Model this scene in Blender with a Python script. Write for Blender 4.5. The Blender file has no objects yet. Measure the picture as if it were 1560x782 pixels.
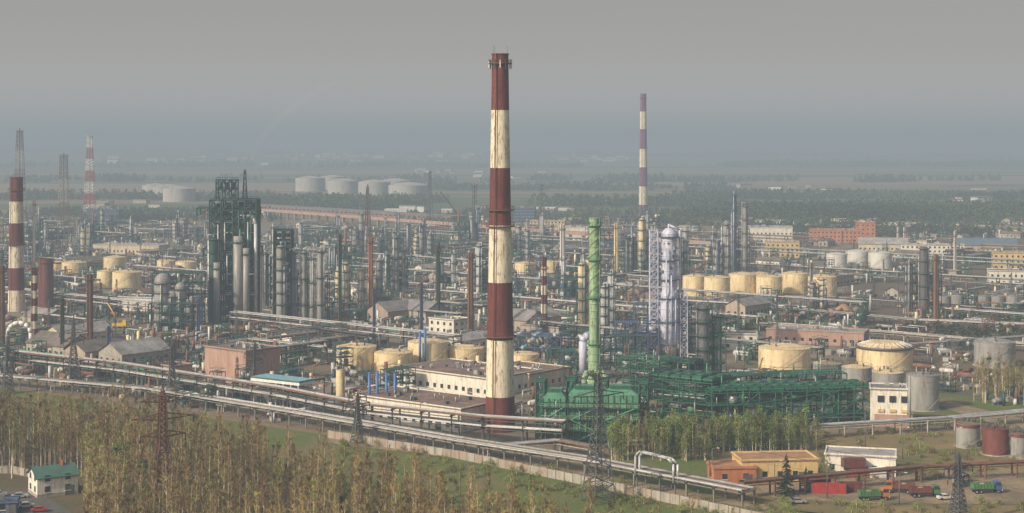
import bpy, math, random
from mathutils import Vector, Matrix
R = random.Random(7)
CAMH, F, HZ = 92.0, 2400.0, 215.0
sc = bpy.context.scene

# ------------------------------------------------------------------ survey helpers
def G(px, py):
    d = F*CAMH/(py-HZ)
    return ((px-780)/F*d, d)
def ZT(Y, py): return CAMH-(py-HZ)/F*Y

# ------------------------------------------------------------------ materials
MATS = {}
def mat(name, col, rough=0.7, var=0.25, scale=0.6, dirt=None, dirt_amt=0.35, metal=0.0, streak=True, objrand=0.0, bump=0.0, simple=False):
    m = bpy.data.materials.new(name); m.use_nodes = True
    nt = m.node_tree; N = nt.nodes; L = nt.links
    b = N['Principled BSDF']; b.inputs['Roughness'].default_value = rough; b.inputs['Metallic'].default_value = metal
    geo = N.new('ShaderNodeNewGeometry')
    mp = N.new('ShaderNodeMapping'); mp.inputs['Scale'].default_value = (1, 1, 0.18 if streak else 1)
    L.new(geo.outputs['Position'], mp.inputs['Vector'])
    n1 = N.new('ShaderNodeTexNoise'); n1.inputs['Scale'].default_value = scale; n1.inputs['Detail'].default_value = 1 if simple else 3; n1.inputs['Roughness'].default_value = 0.65
    L.new(mp.outputs[0], n1.inputs['Vector'])
    r = N.new('ShaderNodeValToRGB'); r.color_ramp.elements[0].position = 0.3; r.color_ramp.elements[1].position = 0.7
    c = Vector(col)
    r.color_ramp.elements[0].color = (*(c*(1-var)), 1); r.color_ramp.elements[1].color = (*[min(x*(1+var), 0.92) for x in c], 1)
    L.new(n1.outputs['Fac'], r.inputs['Fac'])
    out = r.outputs['Color']
    if not simple:
        d = dirt if dirt else tuple(x*0.35+0.02 for x in col)
        n2 = N.new('ShaderNodeTexNoise'); n2.inputs['Scale'].default_value = scale*2.7; n2.inputs['Detail'].default_value = 3; n2.inputs['Roughness'].default_value = 0.7
        L.new(mp.outputs[0], n2.inputs['Vector'])
        mr = N.new('ShaderNodeMapRange'); mr.inputs['From Min'].default_value = 0.5; mr.inputs['From Max'].default_value = 0.7; mr.inputs['To Max'].default_value = dirt_amt
        L.new(n2.outputs['Fac'], mr.inputs['Value'])
        mx = N.new('ShaderNodeMixRGB'); L.new(mr.outputs[0], mx.inputs['Fac']); L.new(out, mx.inputs['Color1']); mx.inputs['Color2'].default_value = (*d, 1)
        out = mx.outputs['Color']
        if bump > 0:
            bp = N.new('ShaderNodeBump'); bp.inputs['Strength'].default_value = bump; bp.inputs['Distance'].default_value = 0.3
            L.new(n2.outputs['Fac'], bp.inputs['Height']); L.new(bp.outputs[0], b.inputs['Normal'])
    if objrand > 0:
        oi = N.new('ShaderNodeObjectInfo'); hs = N.new('ShaderNodeHueSaturation')
        m1 = N.new('ShaderNodeMapRange'); m1.inputs['To Min'].default_value = 1-objrand; m1.inputs['To Max'].default_value = 1+objrand
        m2 = N.new('ShaderNodeMapRange'); m2.inputs['To Min'].default_value = 0.5-objrand*0.06; m2.inputs['To Max'].default_value = 0.5+objrand*0.06
        L.new(oi.outputs['Random'], m1.inputs['Value']); L.new(oi.outputs['Random'], m2.inputs['Value'])
        L.new(m1.outputs[0], hs.inputs['Value']); L.new(m2.outputs[0], hs.inputs['Hue']); L.new(out, hs.inputs['Color']); out = hs.outputs['Color']
    L.new(out, b.inputs['Base Color'])
    MATS[name] = m
    return m
RUST = (0.16, 0.07, 0.035)
mat('stack_red', (0.125, 0.024, 0.019), 0.8, 0.4, 0.5, (0.04, 0.015, 0.015), 0.7)
mat('stack_white', (0.74, 0.66, 0.49), 0.8, 0.14, 0.5, (0.16, 0.08, 0.045), 0.95)
mat('stack_purple', (0.17, 0.05, 0.11), 0.75, 0.3, 0.3)
mat('cream', (0.76, 0.62, 0.36), 0.55, 0.14, 0.25, (0.30, 0.18, 0.09), 0.65)
mat('cream_roof', (0.70, 0.55, 0.31), 0.65, 0.2, 0.3, (0.28, 0.18, 0.09), 0.7, streak=False)
mat('tank_grey', (0.30, 0.30, 0.28), 0.45, 0.2, 0.3, RUST, 0.6)
mat('tank_white', (0.64, 0.63, 0.58), 0.5, 0.1, 0.3, RUST, 0.4)
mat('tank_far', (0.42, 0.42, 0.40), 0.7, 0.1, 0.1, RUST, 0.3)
mat('tank_brown', (0.16, 0.045, 0.035), 0.6, 0.25, 0.5, (0.05, 0.03, 0.03), 0.5)
mat('silver', (0.42, 0.43, 0.43), 0.45, 0.25, 0.5, RUST, 0.45, 0.15, objrand=0.25)
mat('pipe_silver', (0.48, 0.49, 0.50), 0.45, 0.3, 0.15, (0.15, 0.10, 0.07), 0.6, 0.15, streak=False)
mat('pipe_rust', (0.19, 0.09, 0.055), 0.8, 0.35, 0.6)
mat('pipe_dark', (0.06, 0.06, 0.06), 0.7, 0.3, 0.6)
mat('pipe_blue', (0.04, 0.15, 0.42), 0.5, 0.2, 0.6)
mat('pipe_green', (0.06, 0.27, 0.14), 0.5, 0.25, 0.6, (0.10, 0.14, 0.08), 0.5)
mat('stack_green', (0.29, 0.43, 0.24), 0.6, 0.3, 0.8, (0.13, 0.14, 0.07), 0.9)
mat('steel_green', (0.012, 0.10, 0.06), 0.6, 0.35, 0.6, (0.035, 0.04, 0.03), 0.6)
mat('panel_green', (0.085, 0.25, 0.15), 0.75, 0.3, 0.5, (0.06, 0.09, 0.05), 0.85)
mat('steel_teal', (0.016, 0.062, 0.054), 0.6, 0.35, 0.6, (0.04, 0.03, 0.03), 0.5)
mat('steel_grey', (0.10, 0.105, 0.11), 0.6, 0.35, 0.6, RUST, 0.5, objrand=0.35)
mat('steel_blue', (0.05, 0.09, 0.16), 0.6, 0.3, 0.6, RUST, 0.4)
mat('steel_rust', (0.15, 0.07, 0.045), 0.8, 0.35, 0.6)
mat('steel_lav', (0.48, 0.50, 0.63), 0.55, 0.2, 0.6, (0.2, 0.2, 0.27), 0.6)
mat('column_white', (0.55, 0.57, 0.67), 0.55, 0.18, 0.4, (0.2, 0.2, 0.27), 0.75)
mat('concrete', (0.36, 0.33, 0.28), 0.9, 0.2, 0.5, (0.14, 0.12, 0.1), 0.6)
mat('concrete_dk', (0.20, 0.18, 0.16), 0.9, 0.25, 0.5)
mat('brick_pink', (0.40, 0.255, 0.20), 0.9, 0.15, 0.4, (0.22, 0.13, 0.1), 0.6, bump=0.2)
mat('brick_orange', (0.44, 0.165, 0.075), 0.9, 0.2, 0.5, (0.2, 0.09, 0.05), 0.5, bump=0.2)
mat('brick_red', (0.36, 0.12, 0.07), 0.9, 0.2, 0.4)
mat('plaster_yellow', (0.62, 0.45, 0.20), 0.85, 0.12, 0.5, (0.3, 0.2, 0.1), 0.6)
mat('plaster_white', (0.72, 0.68, 0.58), 0.85, 0.1, 0.5, (0.30, 0.25, 0.18), 0.7)
mat('plaster_tan', (0.46, 0.38, 0.28), 0.85, 0.18, 0.5, (0.24, 0.19, 0.14), 0.5, objrand=0.3)
mat('roof_tar', (0.14, 0.12, 0.105), 0.9, 0.35, 0.15, (0.24, 0.20, 0.16), 0.7, streak=False, bump=0.3)
mat('roof_brown', (0.17, 0.11, 0.085), 0.9, 0.35, 0.12, (0.29, 0.23, 0.18), 0.6, streak=False)
mat('roof_grey', (0.27, 0.26, 0.25), 0.8, 0.3, 0.2, (0.13, 0.11, 0.09), 0.7, streak=False, objrand=.25)
mat('roof_orange', (0.36, 0.20, 0.10), 0.85, 0.25, 0.3, (0.22, 0.13, 0.08), 0.8, streak=False)
mat('roof_greenm', (0.06, 0.14, 0.11), 0.6, 0.25, 0.3)
mat('roof_blue', (0.12, 0.16, 0.21), 0.6, 0.2, 0.3)
mat('glass', (0.03, 0.04, 0.05), 0.15, 0.2, 0.5)
mat('trim_white', (0.75, 0.74, 0.70), 0.6, 0.1)
mat('red_paint', (0.38, 0.04, 0.03), 0.6, 0.25, 0.8, dirt_amt=.6)
mat('orange_paint', (0.55, 0.16, 0.04), 0.5, 0.2, 0.8)
mat('truck_green', (0.07, 0.20, 0.07), 0.5, 0.2, 1)
mat('truck_blue', (0.05, 0.12, 0.30), 0.4, 0.15, 1)
mat('yellow_paint', (0.68, 0.46, 0.05), 0.5, 0.2, 0.8)
mat('rubber', (0.02, 0.02, 0.02), 0.9, 0.2)
mat('pylon_rust', (0.11, 0.04, 0.035), 0.8, 0.3, 0.8)
mat('pylon_grey', (0.07, 0.075, 0.08), 0.7, 0.3, 0.8)
mat('bark_birch', (0.54, 0.45, 0.33), 0.9, 0.3, 1.5, objrand=0.25, simple=True)
mat('bark_dark', (0.11, 0.07, 0.045), 0.9, 0.3, 1.0, simple=True)
mat('twigs', (0.235, 0.15, 0.07), 0.9, 0.35, 0.03, objrand=0.35, simple=True, streak=False)
mat('buds', (0.29, 0.225, 0.07), 0.8, 0.35, 0.03, objrand=0.3, simple=True, streak=False)
mat('leaf_spring', (0.165, 0.215, 0.035), 0.75, 0.35, 0.1, objrand=0.35, simple=True)
mat('leaf_dark', (0.065, 0.095, 0.025), 0.8, 0.35, 0.1, objrand=0.35, simple=True)
mat('needles', (0.018, 0.045, 0.02), 0.8, 0.3, 0.5, objrand=0.3, simple=True)
mat('leaf_far', (0.065, 0.088, 0.03), 0.9, 0.5, 0.004, streak=False, objrand=0.4, simple=True)
mat('asphalt', (0.09, 0.085, 0.08), 0.9, 0.25, 0.3, (0.16, 0.13, 0.11), 0.6, streak=False)
mat('coolant_cyan', (0.22, 0.42, 0.48), 0.6, 0.2, 0.5)

def ground_mat(name, cols, s1, s2, s3=None, bump=0.2, band=None):
    """layered noise ground: three colours blended at two scales plus fine speckle"""
    m = bpy.data.materials.new(name); m.use_nodes = True
    nt = m.node_tree; N = nt.nodes; L = nt.links; b = N['Principled BSDF']; b.inputs['Roughness'].default_value = 0.95
    geo = N.new('ShaderNodeNewGeometry'); mp = N.new('ShaderNodeMapping'); mp.inputs['Rotation'].default_value = (0, 0, 0.65)
    if band: mp.inputs['Scale'].default_value = band; mp.inputs['Rotation'].default_value = (0, 0, 0.15)
    L.new(geo.outputs['Position'], mp.inputs['Vector'])
    def noise(s, det=4, ro=0.6):
        n = N.new('ShaderNodeTexNoise'); n.inputs['Scale'].default_value = s; n.inputs['Detail'].default_value = det; n.inputs['Roughness'].default_value = ro
        L.new(mp.outputs[0], n.inputs['Vector']); return n.outputs['Fac']
    def ramp(sock, a, c):
        r = N.new('ShaderNodeMapRange'); r.inputs['From Min'].default_value = a; r.inputs['From Max'].default_value = c; L.new(sock, r.inputs['Value']); return r.outputs[0]
    def mix(f, a, c):
        x = N.new('ShaderNodeMixRGB'); L.new(f, x.inputs['Fac'])
        for s, v in (('Color1', a), ('Color2', c)):
            if isinstance(v, tuple): x.inputs[s].default_value = (*v, 1)
            else: L.new(v, x.inputs[s])
        return x.outputs[0]
    c = mix(ramp(noise(s1), .42, .58), cols[0], cols[1])
    c = mix(ramp(noise(s2), .5, .62), c, cols[2])
    if len(cols) > 3:
        v = N.new('ShaderNodeTexVoronoi'); v.inputs['Scale'].default_value = s3; L.new(mp.outputs[0], v.inputs['Vector'])
        sep = N.new('ShaderNodeSeparateColor'); L.new(v.outputs['Color'], sep.inputs[0])
        c = mix(ramp(sep.outputs[0], .55, .6), c, cols[3]); c = mix(ramp(sep.outputs[1], .72, .76), c, cols[4])
    f = noise(1.1, 5, .8)
    c = mix(ramp(f, .38, .72), c, tuple(x*0.42 for x in cols[0]))
    L.new(c, b.inputs['Base Color'])
    bp = N.new('ShaderNodeBump'); bp.inputs['Strength'].default_value = bump; bp.inputs['Distance'].default_value = 0.4; L.new(f, bp.inputs['Height']); L.new(bp.outputs[0], b.inputs['Normal'])
    MATS[name] = m
ground_mat('ground_far', [(0.15, 0.135, 0.06), (0.23, 0.17, 0.09), (0.065, 0.085, 0.035), (0.27, 0.19, 0.10), (0.08, 0.12, 0.04)], 0.004, 0.003, 0.0016, 0.05, (0.5, 2.2, 1))
ground_mat('yard', [(0.28, 0.225, 0.17), (0.19, 0.145, 0.105), (0.10, 0.11, 0.045)], 0.03, 0.022, bump=0.3)
ground_mat('yard_brown', [(0.17, 0.115, 0.075), (0.12, 0.085, 0.06), (0.14, 0.13, 0.06)], 0.015, 0.012, bump=0.3)
ground_mat('grass', [(0.105, 0.16, 0.025), (0.16, 0.16, 0.045), (0.22, 0.165, 0.08)], 0.05, 0.035, bump=0.5)
ground_mat('dry_grass', [(0.31, 0.22, 0.10), (0.22, 0.165, 0.07), (0.12, 0.13, 0.04)], 0.045, 0.03, bump=0.5)
ground_mat('dirt', [(0.36, 0.27, 0.17), (0.26, 0.20, 0.125), (0.17, 0.13, 0.08)], 0.1, 0.06, bump=0.4)
ground_mat('forest_floor', [(0.15, 0.105, 0.055), (0.11, 0.08, 0.045), (0.10, 0.10, 0.04)], 0.08, 0.05, bump=0.5)

# ------------------------------------------------------------------ mesh builder
class MB:
    def __init__(s): s.v = []; s.f = []; s.m = []; s.sm = []; s.mn = []
    def mi(s, name):
        if name not in s.mn: s.mn.append(name)
        return s.mn.index(name)
    def face(s, pts, mt, sm=False):
        b = len(s.v); s.v += [tuple(p) for p in pts]; s.f.append(tuple(range(b, b+len(pts)))); s.m.append(s.mi(mt)); s.sm.append(sm)
    def box(s, cx, cy, z0, sx, sy, sz, mt, rot=0.0, top=None):
        c, n = math.cos(rot), math.sin(rot); b = len(s.v); k = s.mi(mt)
        for z in (z0, z0+sz):
            for dx, dy in ((-1, -1), (1, -1), (1, 1), (-1, 1)):
                x, y = dx*sx/2, dy*sy/2; s.v.append((cx+x*c-y*n, cy+x*n+y*c, z))
        s.f += [(b, b+3, b+2, b+1), (b+4, b+5, b+6, b+7), (b, b+1, b+5, b+4), (b+1, b+2, b+6, b+5), (b+2, b+3, b+7, b+6), (b+3, b, b+4, b+7)]
        s.m += [k]*6; s.sm += [False]*6
        if top: s.m[-5] = s.mi(top)
    def cyl(s, p0, p1, r0, r1, mt, n=10, cap=True):
        p0 = Vector(p0); p1 = Vector(p1); d = (p1-p0)
        if d.length < 1e-6: return
        d.normalize()
        a = Vector((1, 0, 0)) if abs(d.z) > .9 else Vector((0, 0, 1))
        u = d.cross(a).normalized(); w = d.cross(u); b = len(s.v); k = s.mi(mt)
        for p, r in ((p0, r0), (p1, r1)):
            for i in range(n):
                t = 2*math.pi*i/n; s.v.append(tuple(p+u*(math.cos(t)*r)+w*(math.sin(t)*r)))
        for i in range(n):
            j = (i+1) % n; s.f.append((b+i, b+n+i, b+n+j, b+j)); s.m.append(k); s.sm.append(n > 4)
        if cap:
            s.f.append(tuple(range(b, b+n))); s.f.append(tuple(range(b+2*n-1, b+n-1, -1))); s.m += [k, k]; s.sm += [False]*2
    def beam(s, p0, p1, w, mt): s.cyl(p0, p1, w*.7, w*.7, mt, 4, False)
    def dome(s, x, y, z, r, h, mt, n=14, rings=4):
        pr = (r, z)
        for i in range(1, rings+1):
            t = i/rings*math.pi/2; q = (max(r*math.cos(t), .01), z+h*math.sin(t))
            s.cyl((x, y, pr[1]), (x, y, q[1]), pr[0], q[0], mt, n, False); pr = q
    def platform(s, x, y, z, r, mt, n=10, rail=True, frac=1.0):
        s.cyl((x, y, z-.15), (x, y, z+.15), r, r, mt, n)
        if rail:
            pp = [(x+r*math.cos(2*math.pi*i/n), y+r*math.sin(2*math.pi*i/n)) for i in range(n)]
            for i in range(n):
                a = pp[i]; c = pp[(i+1) % n]
                s.beam((*a, z+1.15), (*c, z+1.15), .07, mt); s.beam((*a, z+.6), (*c, z+.6), .05, mt); s.beam((*a, z), (*a, z+1.15), .07, mt)
    def lattice(s, x, y, z0, H, w0, w1, mt, n=8, t=.25, rot=0.0, t2=None):
        t2 = t2 or t*.6; c, sn = math.cos(rot), math.sin(rot)
        def cor(k):
            w = (w0+(w1-w0)*k/n)/2; z = z0+H*k/n
            return [(x+(a*c-b*sn)*w, y+(a*sn+b*c)*w, z) for a, b in ((-1, -1), (1, -1), (1, 1), (-1, 1))]
        P = cor(0)
        for i in range(4): s.beam(P[i], cor(n)[i], t, mt)
        for k in range(n):
            Q = cor(k+1)
            for i in range(4):
                j = (i+1) % 4; s.beam(P[i], Q[j], t2, mt); s.beam(P[j], Q[i], t2, mt); s.beam(Q[i], Q[j], t2, mt)
            P = Q
    def frame(s, cx, cy, sx, sy, z0, nl, lh, mt, rot=0.0, bx=2, by=1, deck=.8, brace=.4, t=.4, rr=R, fill=None, dens=.55):
        c, sn = math.cos(rot), math.sin(rot)
        def W(x, y, z): return (cx+x*c-y*sn, cy+x*sn+y*c, z)
        xs = [-sx/2+sx*i/bx for i in range(bx+1)]; ys = [-sy/2+sy*i/by for i in range(by+1)]; top = z0+nl*lh
        for x in xs:
            for y in ys: s.beam(W(x, y, z0), W(x, y, top), t, mt)
        for l in range(1, nl+1):
            z = z0+l*lh
            for y in ys: s.beam(W(xs[0], y, z), W(xs[-1], y, z), t*.8, mt)
            for x in xs: s.beam(W(x, ys[0], z), W(x, ys[-1], z), t*.8, mt)
            for i in range(bx):
                for j in range(by):
                    if rr.random() < deck:
                        p = W((xs[i]+xs[i+1])/2, (ys[j]+ys[j+1])/2, 0); s.box(p[0], p[1], z-.1, (xs[i+1]-xs[i])*.96, (ys[j+1]-ys[j])*.96, .15, mt, rot)
                    if fill and rr.random() < dens:
                        p = W((xs[i]+xs[i+1])/2, (ys[j]+ys[j+1])/2, 0); q = rr.choice(fill); k = rr.random()
                        if k < .5: s.cyl((p[0], p[1], z-lh+.3), (p[0], p[1], z-lh*.25), min(sx/bx, sy/by)*.28, min(sx/bx, sy/by)*.28, q, 10)
                        elif k < .8:
                            a = W((xs[i]+xs[i+1])/2-sx/bx*.35, (ys[j]+ys[j+1])/2, z-lh*.55); e = W((xs[i]+xs[i+1])/2+sx/bx*.35, (ys[j]+ys[j+1])/2, z-lh*.55); s.cyl(a, e, lh*.2, lh*.2, q, 10)
                        else: s.box(p[0], p[1], z-lh+.3, sx/bx*.5, sy/by*.5, lh*.5, q, rot)
            # railings
            for y in (ys[0], ys[-1]):
                s.beam(W(xs[0], y, z+1.1), W(xs[-1], y, z+1.1), .08, mt)
            for x in (xs[0], xs[-1]): s.beam(W(x, ys[0], z+1.1), W(x, ys[-1], z+1.1), .08, mt)
            for i in range(bx):
                for y in (ys[0], ys[-1]):
                    if rr.random() < brace:
                        s.beam(W(xs[i], y, z-lh), W(xs[i+1], y, z), t*.5, mt)
                        if rr.random() < .5: s.beam(W(xs[i+1], y, z-lh), W(xs[i], y, z), t*.5, mt)
            # stair flight
            if rr.random() < .7:
                sg = 1 if l % 2 else -1
                s.beam(W(-sg*sx*.3, ys[0]-.6, z-lh), W(sg*sx*.3, ys[0]-.6, z), .22, mt); s.beam(W(-sg*sx*.3, ys[0]-.6, z-lh+1), W(sg*sx*.3, ys[0]-.6, z+1), .08, mt)
    def column(s, x, y, z0, H, r, mt, pm='steel_grey', np=3, n=14, rr=R, pipes=True, pmt='pipe_silver'):
        s.cyl((x, y, z0), (x, y, z0+H*.96), r, r, mt, n, False); s.dome(x, y, z0+H*.96, r, min(r*.7, H*.04+.5), mt, n, 3)
        s.cyl((x, y, z0), (x, y, z0+1.5), r*1.12, r*1.12, 'concrete', n)
        for i in range(np):
            z = z0+H*(.25+.72*i/max(np-1, 1)) if np > 1 else z0+H*.93
            s.platform(x, y, min(z, z0+H*.97), r+1.0, pm, 10)
        k = int(H/3.2)
        for i in range(1, k): s.cyl((x, y, z0+i*3.2), (x, y, z0+i*3.2+.2), r*1.03, r*1.03, mt, n, False)
        if pipes:
            for q in range(2):
                t = rr.uniform(0, 6.28); px, py = x+(r+.4)*math.cos(t), y+(r+.4)*math.sin(t); h2 = z0+H*rr.uniform(.7, 1.0)
                s.cyl((px, py, z0), (px, py, h2), .28, .28, pmt, 6)
            s.cyl((x, y, z0+H), (x, y, z0+H+1.2), .3, .3, pmt, 6)
            t = rr.uniform(0, 6.28); s.cyl((x, y, z0+H+1.2), (x+(r+.5)*math.cos(t), y+(r+.5)*math.sin(t), z0+H+1.2), .3, .3, pmt, 6)
            s.cyl((x+(r+.5)*math.cos(t), y+(r+.5)*math.sin(t), z0+H+1.4), (x+(r+.5)*math.cos(t), y+(r+.5)*math.sin(t), z0+3), .3, .3, pmt, 6)
        # ladder
        t = -1.2; s.beam((x+(r+.3)*math.cos(t), y+(r+.3)*math.sin(t), z0), (x+(r+.3)*math.cos(t), y+(r+.3)*math.sin(t), z0+H), .18, pm)
    def drum(s, x, y, z, L_, r, mt, rot=0.0, n=12):
        c, sn = math.cos(rot), math.sin(rot); a = (x-c*L_/2, y-sn*L_/2, z); b = (x+c*L_/2, y+sn*L_/2, z)
        s.cyl(a, b, r, r, mt, n)
        s.cyl(a, (a[0]-c*r*.5, a[1]-sn*r*.5, z), r, r*.4, mt, n); s.cyl(b, (b[0]+c*r*.5, b[1]+sn*r*.5, z), r, r*.4, mt, n)
        for k in (-.3, .3): s.box(x+c*L_*k, y+sn*L_*k, 0, .5, r*1.6, max(z-r*.6, .3), 'concrete', rot)
    def tank(s, x, y, r, h, mt, roof='cream_roof', band=None, n=40, floating=False, stair=True, rm='steel_grey'):
        s.cyl((x, y, 0), (x, y, .3), r+.6, r+.6, 'concrete', n)
        k = max(3, int(h/2))
        for i in range(k):
            z0, z1 = .3+(h-.3)*i/k, .3+(h-.3)*(i+1)/k
            s.cyl((x, y, z0), (x, y, z1), r-.015*i, r-.015*i, mt, n, False)
            s.cyl((x, y, z1-.06), (x, y, z1), r+.03, r+.03, mt, n, True)
        if band: s.cyl((x, y, h*.86), (x, y, h*.99), r+.08, r+.08, band, n, False)
        if floating:
            s.cyl((x, y, h-.8), (x, y, h+.05), r+.5, r+.5, rm, n, True); s.cyl((x, y, h+.05), (x, y, h+1.6), r*.97, r*.55, roof, n, True)
            for i in range(24):
                t = i/24*6.283; s.beam((x+(r*.97)*math.cos(t), y+(r*.97)*math.sin(t), h+.2), (x+r*.55*math.cos(t), y+r*.55*math.sin(t), h+1.8), .2, 'trim_white')
        else:
            hh = r*.16; s.cyl((x, y, h), (x, y, h+hh*.6), r*.995, r*.55, roof, n, False); s.cyl((x, y, h+hh*.6), (x, y, h+hh), r*.55, .3, roof, n, False)
            s.cyl((x, y, h+hh-.2), (x, y, h+hh+.9), .5, .5, rm, 8)
            for i in range(3):
                t = R.uniform(0, 6.28); s.cyl((x+r*.6*math.cos(t), y+r*.6*math.sin(t), h+hh*.4), (x+r*.6*math.cos(t), y+r*.6*math.sin(t), h+hh*.5+1.2), .35, .35, rm, 6)
        q = 28
        for i in range(q):
            a, b = i/q*6.283, (i+1)/q*6.283; A = (x+(r+.02)*math.cos(a), y+(r+.02)*math.sin(a)); B = (x+(r+.02)*math.cos(b), y+(r+.02)*math.sin(b))
            s.beam((*A, h+1.1), (*B, h+1.1), .06, rm); s.beam((*A, h), (*A, h+1.1), .05, rm)
        if stair:
            a0 = R.uniform(3.6, 4.6); st = 16
            for i in range(st):
                a, b = a0+i*.07*12/r, a0+(i+1)*.07*12/r; z0, z1 = h*i/st, h*(i+1)/st
                A = (x+(r+.5)*math.cos(a), y+(r+.5)*math.sin(a)); B = (x+(r+.5)*math.cos(b), y+(r+.5)*math.sin(b))
                s.beam((*A, z0), (*B, z1), .13, mt); s.beam((*A, z0+1.1), (*B, z1+1.1), .06, rm); s.beam((*A, z0), (*A, z0+1.1), .05, rm)
    def rack(s, pts, w, h, npipe, rr=R, st='concrete', levels=1, step=9, mats=('pipe_silver', 'pipe_silver', 'concrete', 'pipe_rust', 'pipe_dark', 'tank_grey'), rmin=.15, rmax=.42):
        for a, b in zip(pts[:-1], pts[1:]):
            a = Vector((a[0], a[1], 0)); b = Vector((b[0], b[1], 0)); d = b-a; Ln = d.length; d.normalize(); nn = Vector((-d.y, d.x, 0)); rot = math.atan2(d.y, d.x)
            k = max(1, int(Ln/step))
            for i in range(k+1):
                p = a+d*(Ln*i/k)
                for sg in (-1, 1): q = p+nn*sg*w*.42; s.beam((q.x, q.y, 0), (q.x, q.y, h+(levels-1)*2.6), .4, st)
                for l in range(levels):
                    z = h+l*2.6; s.beam(p-nn*w*.55+Vector((0, 0, z-.3)), p+nn*w*.55+Vector((0, 0, z-.3)), .4, st)
            for l in range(levels):
                z = h+l*2.6
                for sg in (-1, 1): q = nn*sg*w*.42; s.beam(a+q+Vector((0, 0, z-.7)), b+q+Vector((0, 0, z-.7)), .22, st)
                for i in range(npipe):
                    r = rr.uniform(rmin, rmax); o = nn*(-w*.48+w*.96*(i+.5)/npipe); zz = Vector((0, 0, z+r-.05))
                    s.cyl(a+o+zz, b+o+zz, r, r, mats[(i*7+l*3) % len(mats)] if len(pts) > 3 else rr.choice(mats), 6, False)
    def finish(s, name, loc=None, rot=0.0, parent=None, link=True):
        me = bpy.data.meshes.new(name+'_mesh'); me.from_pydata(s.v, [], s.f)
        for n in s.mn: me.materials.append(MATS[n])
        me.polygons.foreach_set('material_index', s.m); me.polygons.foreach_set('use_smooth', s.sm); me.update()
        if not link: return me
        return inst(me, name, loc or (0, 0, 0), rot, parent)
def inst(me, name, loc, rot=0.0, parent=None, scale=(1, 1, 1)):
    o = bpy.data.objects.new(name, me); o.location = loc; o.rotation_euler = (0, 0, rot); o.scale = scale
    sc.collection.objects.link(o)
    if parent: o.parent = parent
    return o
def empty(name):
    o = bpy.data.objects.new(name, None); sc.collection.objects.link(o); return o
occ = []
GR = math.radians(-40)

# ------------------------------------------------------------------ ground
xs = []; ys = []
x = -16000
while x <= 16000: xs.append(x); x += 400
y = -400
while y < 30000: ys.append(y); y += 200 if y < 6000 else 500
def hill(x, y):
    k = min(1, max(0, (y-6500)/7000)); return k*(38+34*math.sin(x/2100+1.3+y/5000)+16*math.sin(x/760+y/1700)+9*math.sin(x/310+2))
vv = [(x, y, hill(x, y)) for y in ys for x in xs]; nx = len(xs)
ff = [(j*nx+i, j*nx+i+1, (j+1)*nx+i+1, (j+1)*nx+i) for j in range(len(ys)-1) for i in range(nx-1)]
gm = bpy.data.meshes.new('ground_mesh'); gm.from_pydata(vv, [], ff); gm.materials.append(MATS['ground_far']); inst(gm, 'ground', (0, 0, 0))
def sheet(name, pts, z, mt):
    b = MB(); b.face([(p[0], p[1], z) for p in pts], mt); return b.finish(name)
sheet('plant_yard', [(-260, 640), (-191, 592), (-15, 468), (10, 450), (40, 492), (135, 500), (330, 560), (420, 900), (700, 1700), (-700, 1700)], .05, 'yard')
sheet('brown_earth_yard', [(120, 560), (330, 560), (700, 1650), (330, 1500), (190, 900)], .10, 'yard_brown')
sheet('grass_verge', [(-260, 636), (-191, 588), (-15, 462), (22, 434), (60, 396), (100, 380), (60, 330), (-20, 380), (-100, 455), (-260, 560)], .05, 'grass')
sheet('forest_floor', [(-220, 520), (-160, 490), (-105, 466), (-35, 388), (3, 346), (27, 326), (60, 290), (60, 240), (-260, 240)], .09, 'forest_floor')
sheet('dry_meadow', [(22, 440), (60, 398), (100, 372), (300, 372), (300, 556), (135, 497), (40, 489)], .05, 'dry_grass')
sheet('grass_patch', [G(960, 690), G(1100, 700), G(1090, 760), G(1180, 775), G(1060, 775), G(900, 730)], .12, 'grass')
sheet('grass_patch', [G(1380, 600), G(1560, 590), G(1600, 640), G(1400, 650)], .12, 'grass')
sheet('dirt_road', [G(1445, 612), G(1560, 640), G(1700, 650), G(1700, 665), G(1540, 655), G(1430, 620)], .2, 'dirt')
sheet('dirt_road', [G(1150, 742), G(1420, 716), G(1700, 712), G(1700, 770), G(1300, 768), G(1180, 760)], .16, 'dirt')
sheet('dirt_road', [G(500, 668), G(700, 690), G(900, 722), G(1180, 772), G(1165, 778), G(900, 735), G(700, 700), G(500, 676)], .16, 'dirt')
sheet('car_park', [G(-60, 745), G(60, 750), G(120, 790), G(-60, 800)], .2, 'asphalt')
def grid(u, v):
    c, n = math.cos(GR), math.sin(GR); return (u*c-v*n, 560+u*n+v*c)
for k in (1, 3, 6, 9, 12):
    sheet('plant_road', [grid(-900, k*92+20), grid(700, k*92+20), grid(700, k*92+28), grid(-900, k*92+28)], .16+.01*k, 'asphalt')

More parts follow.
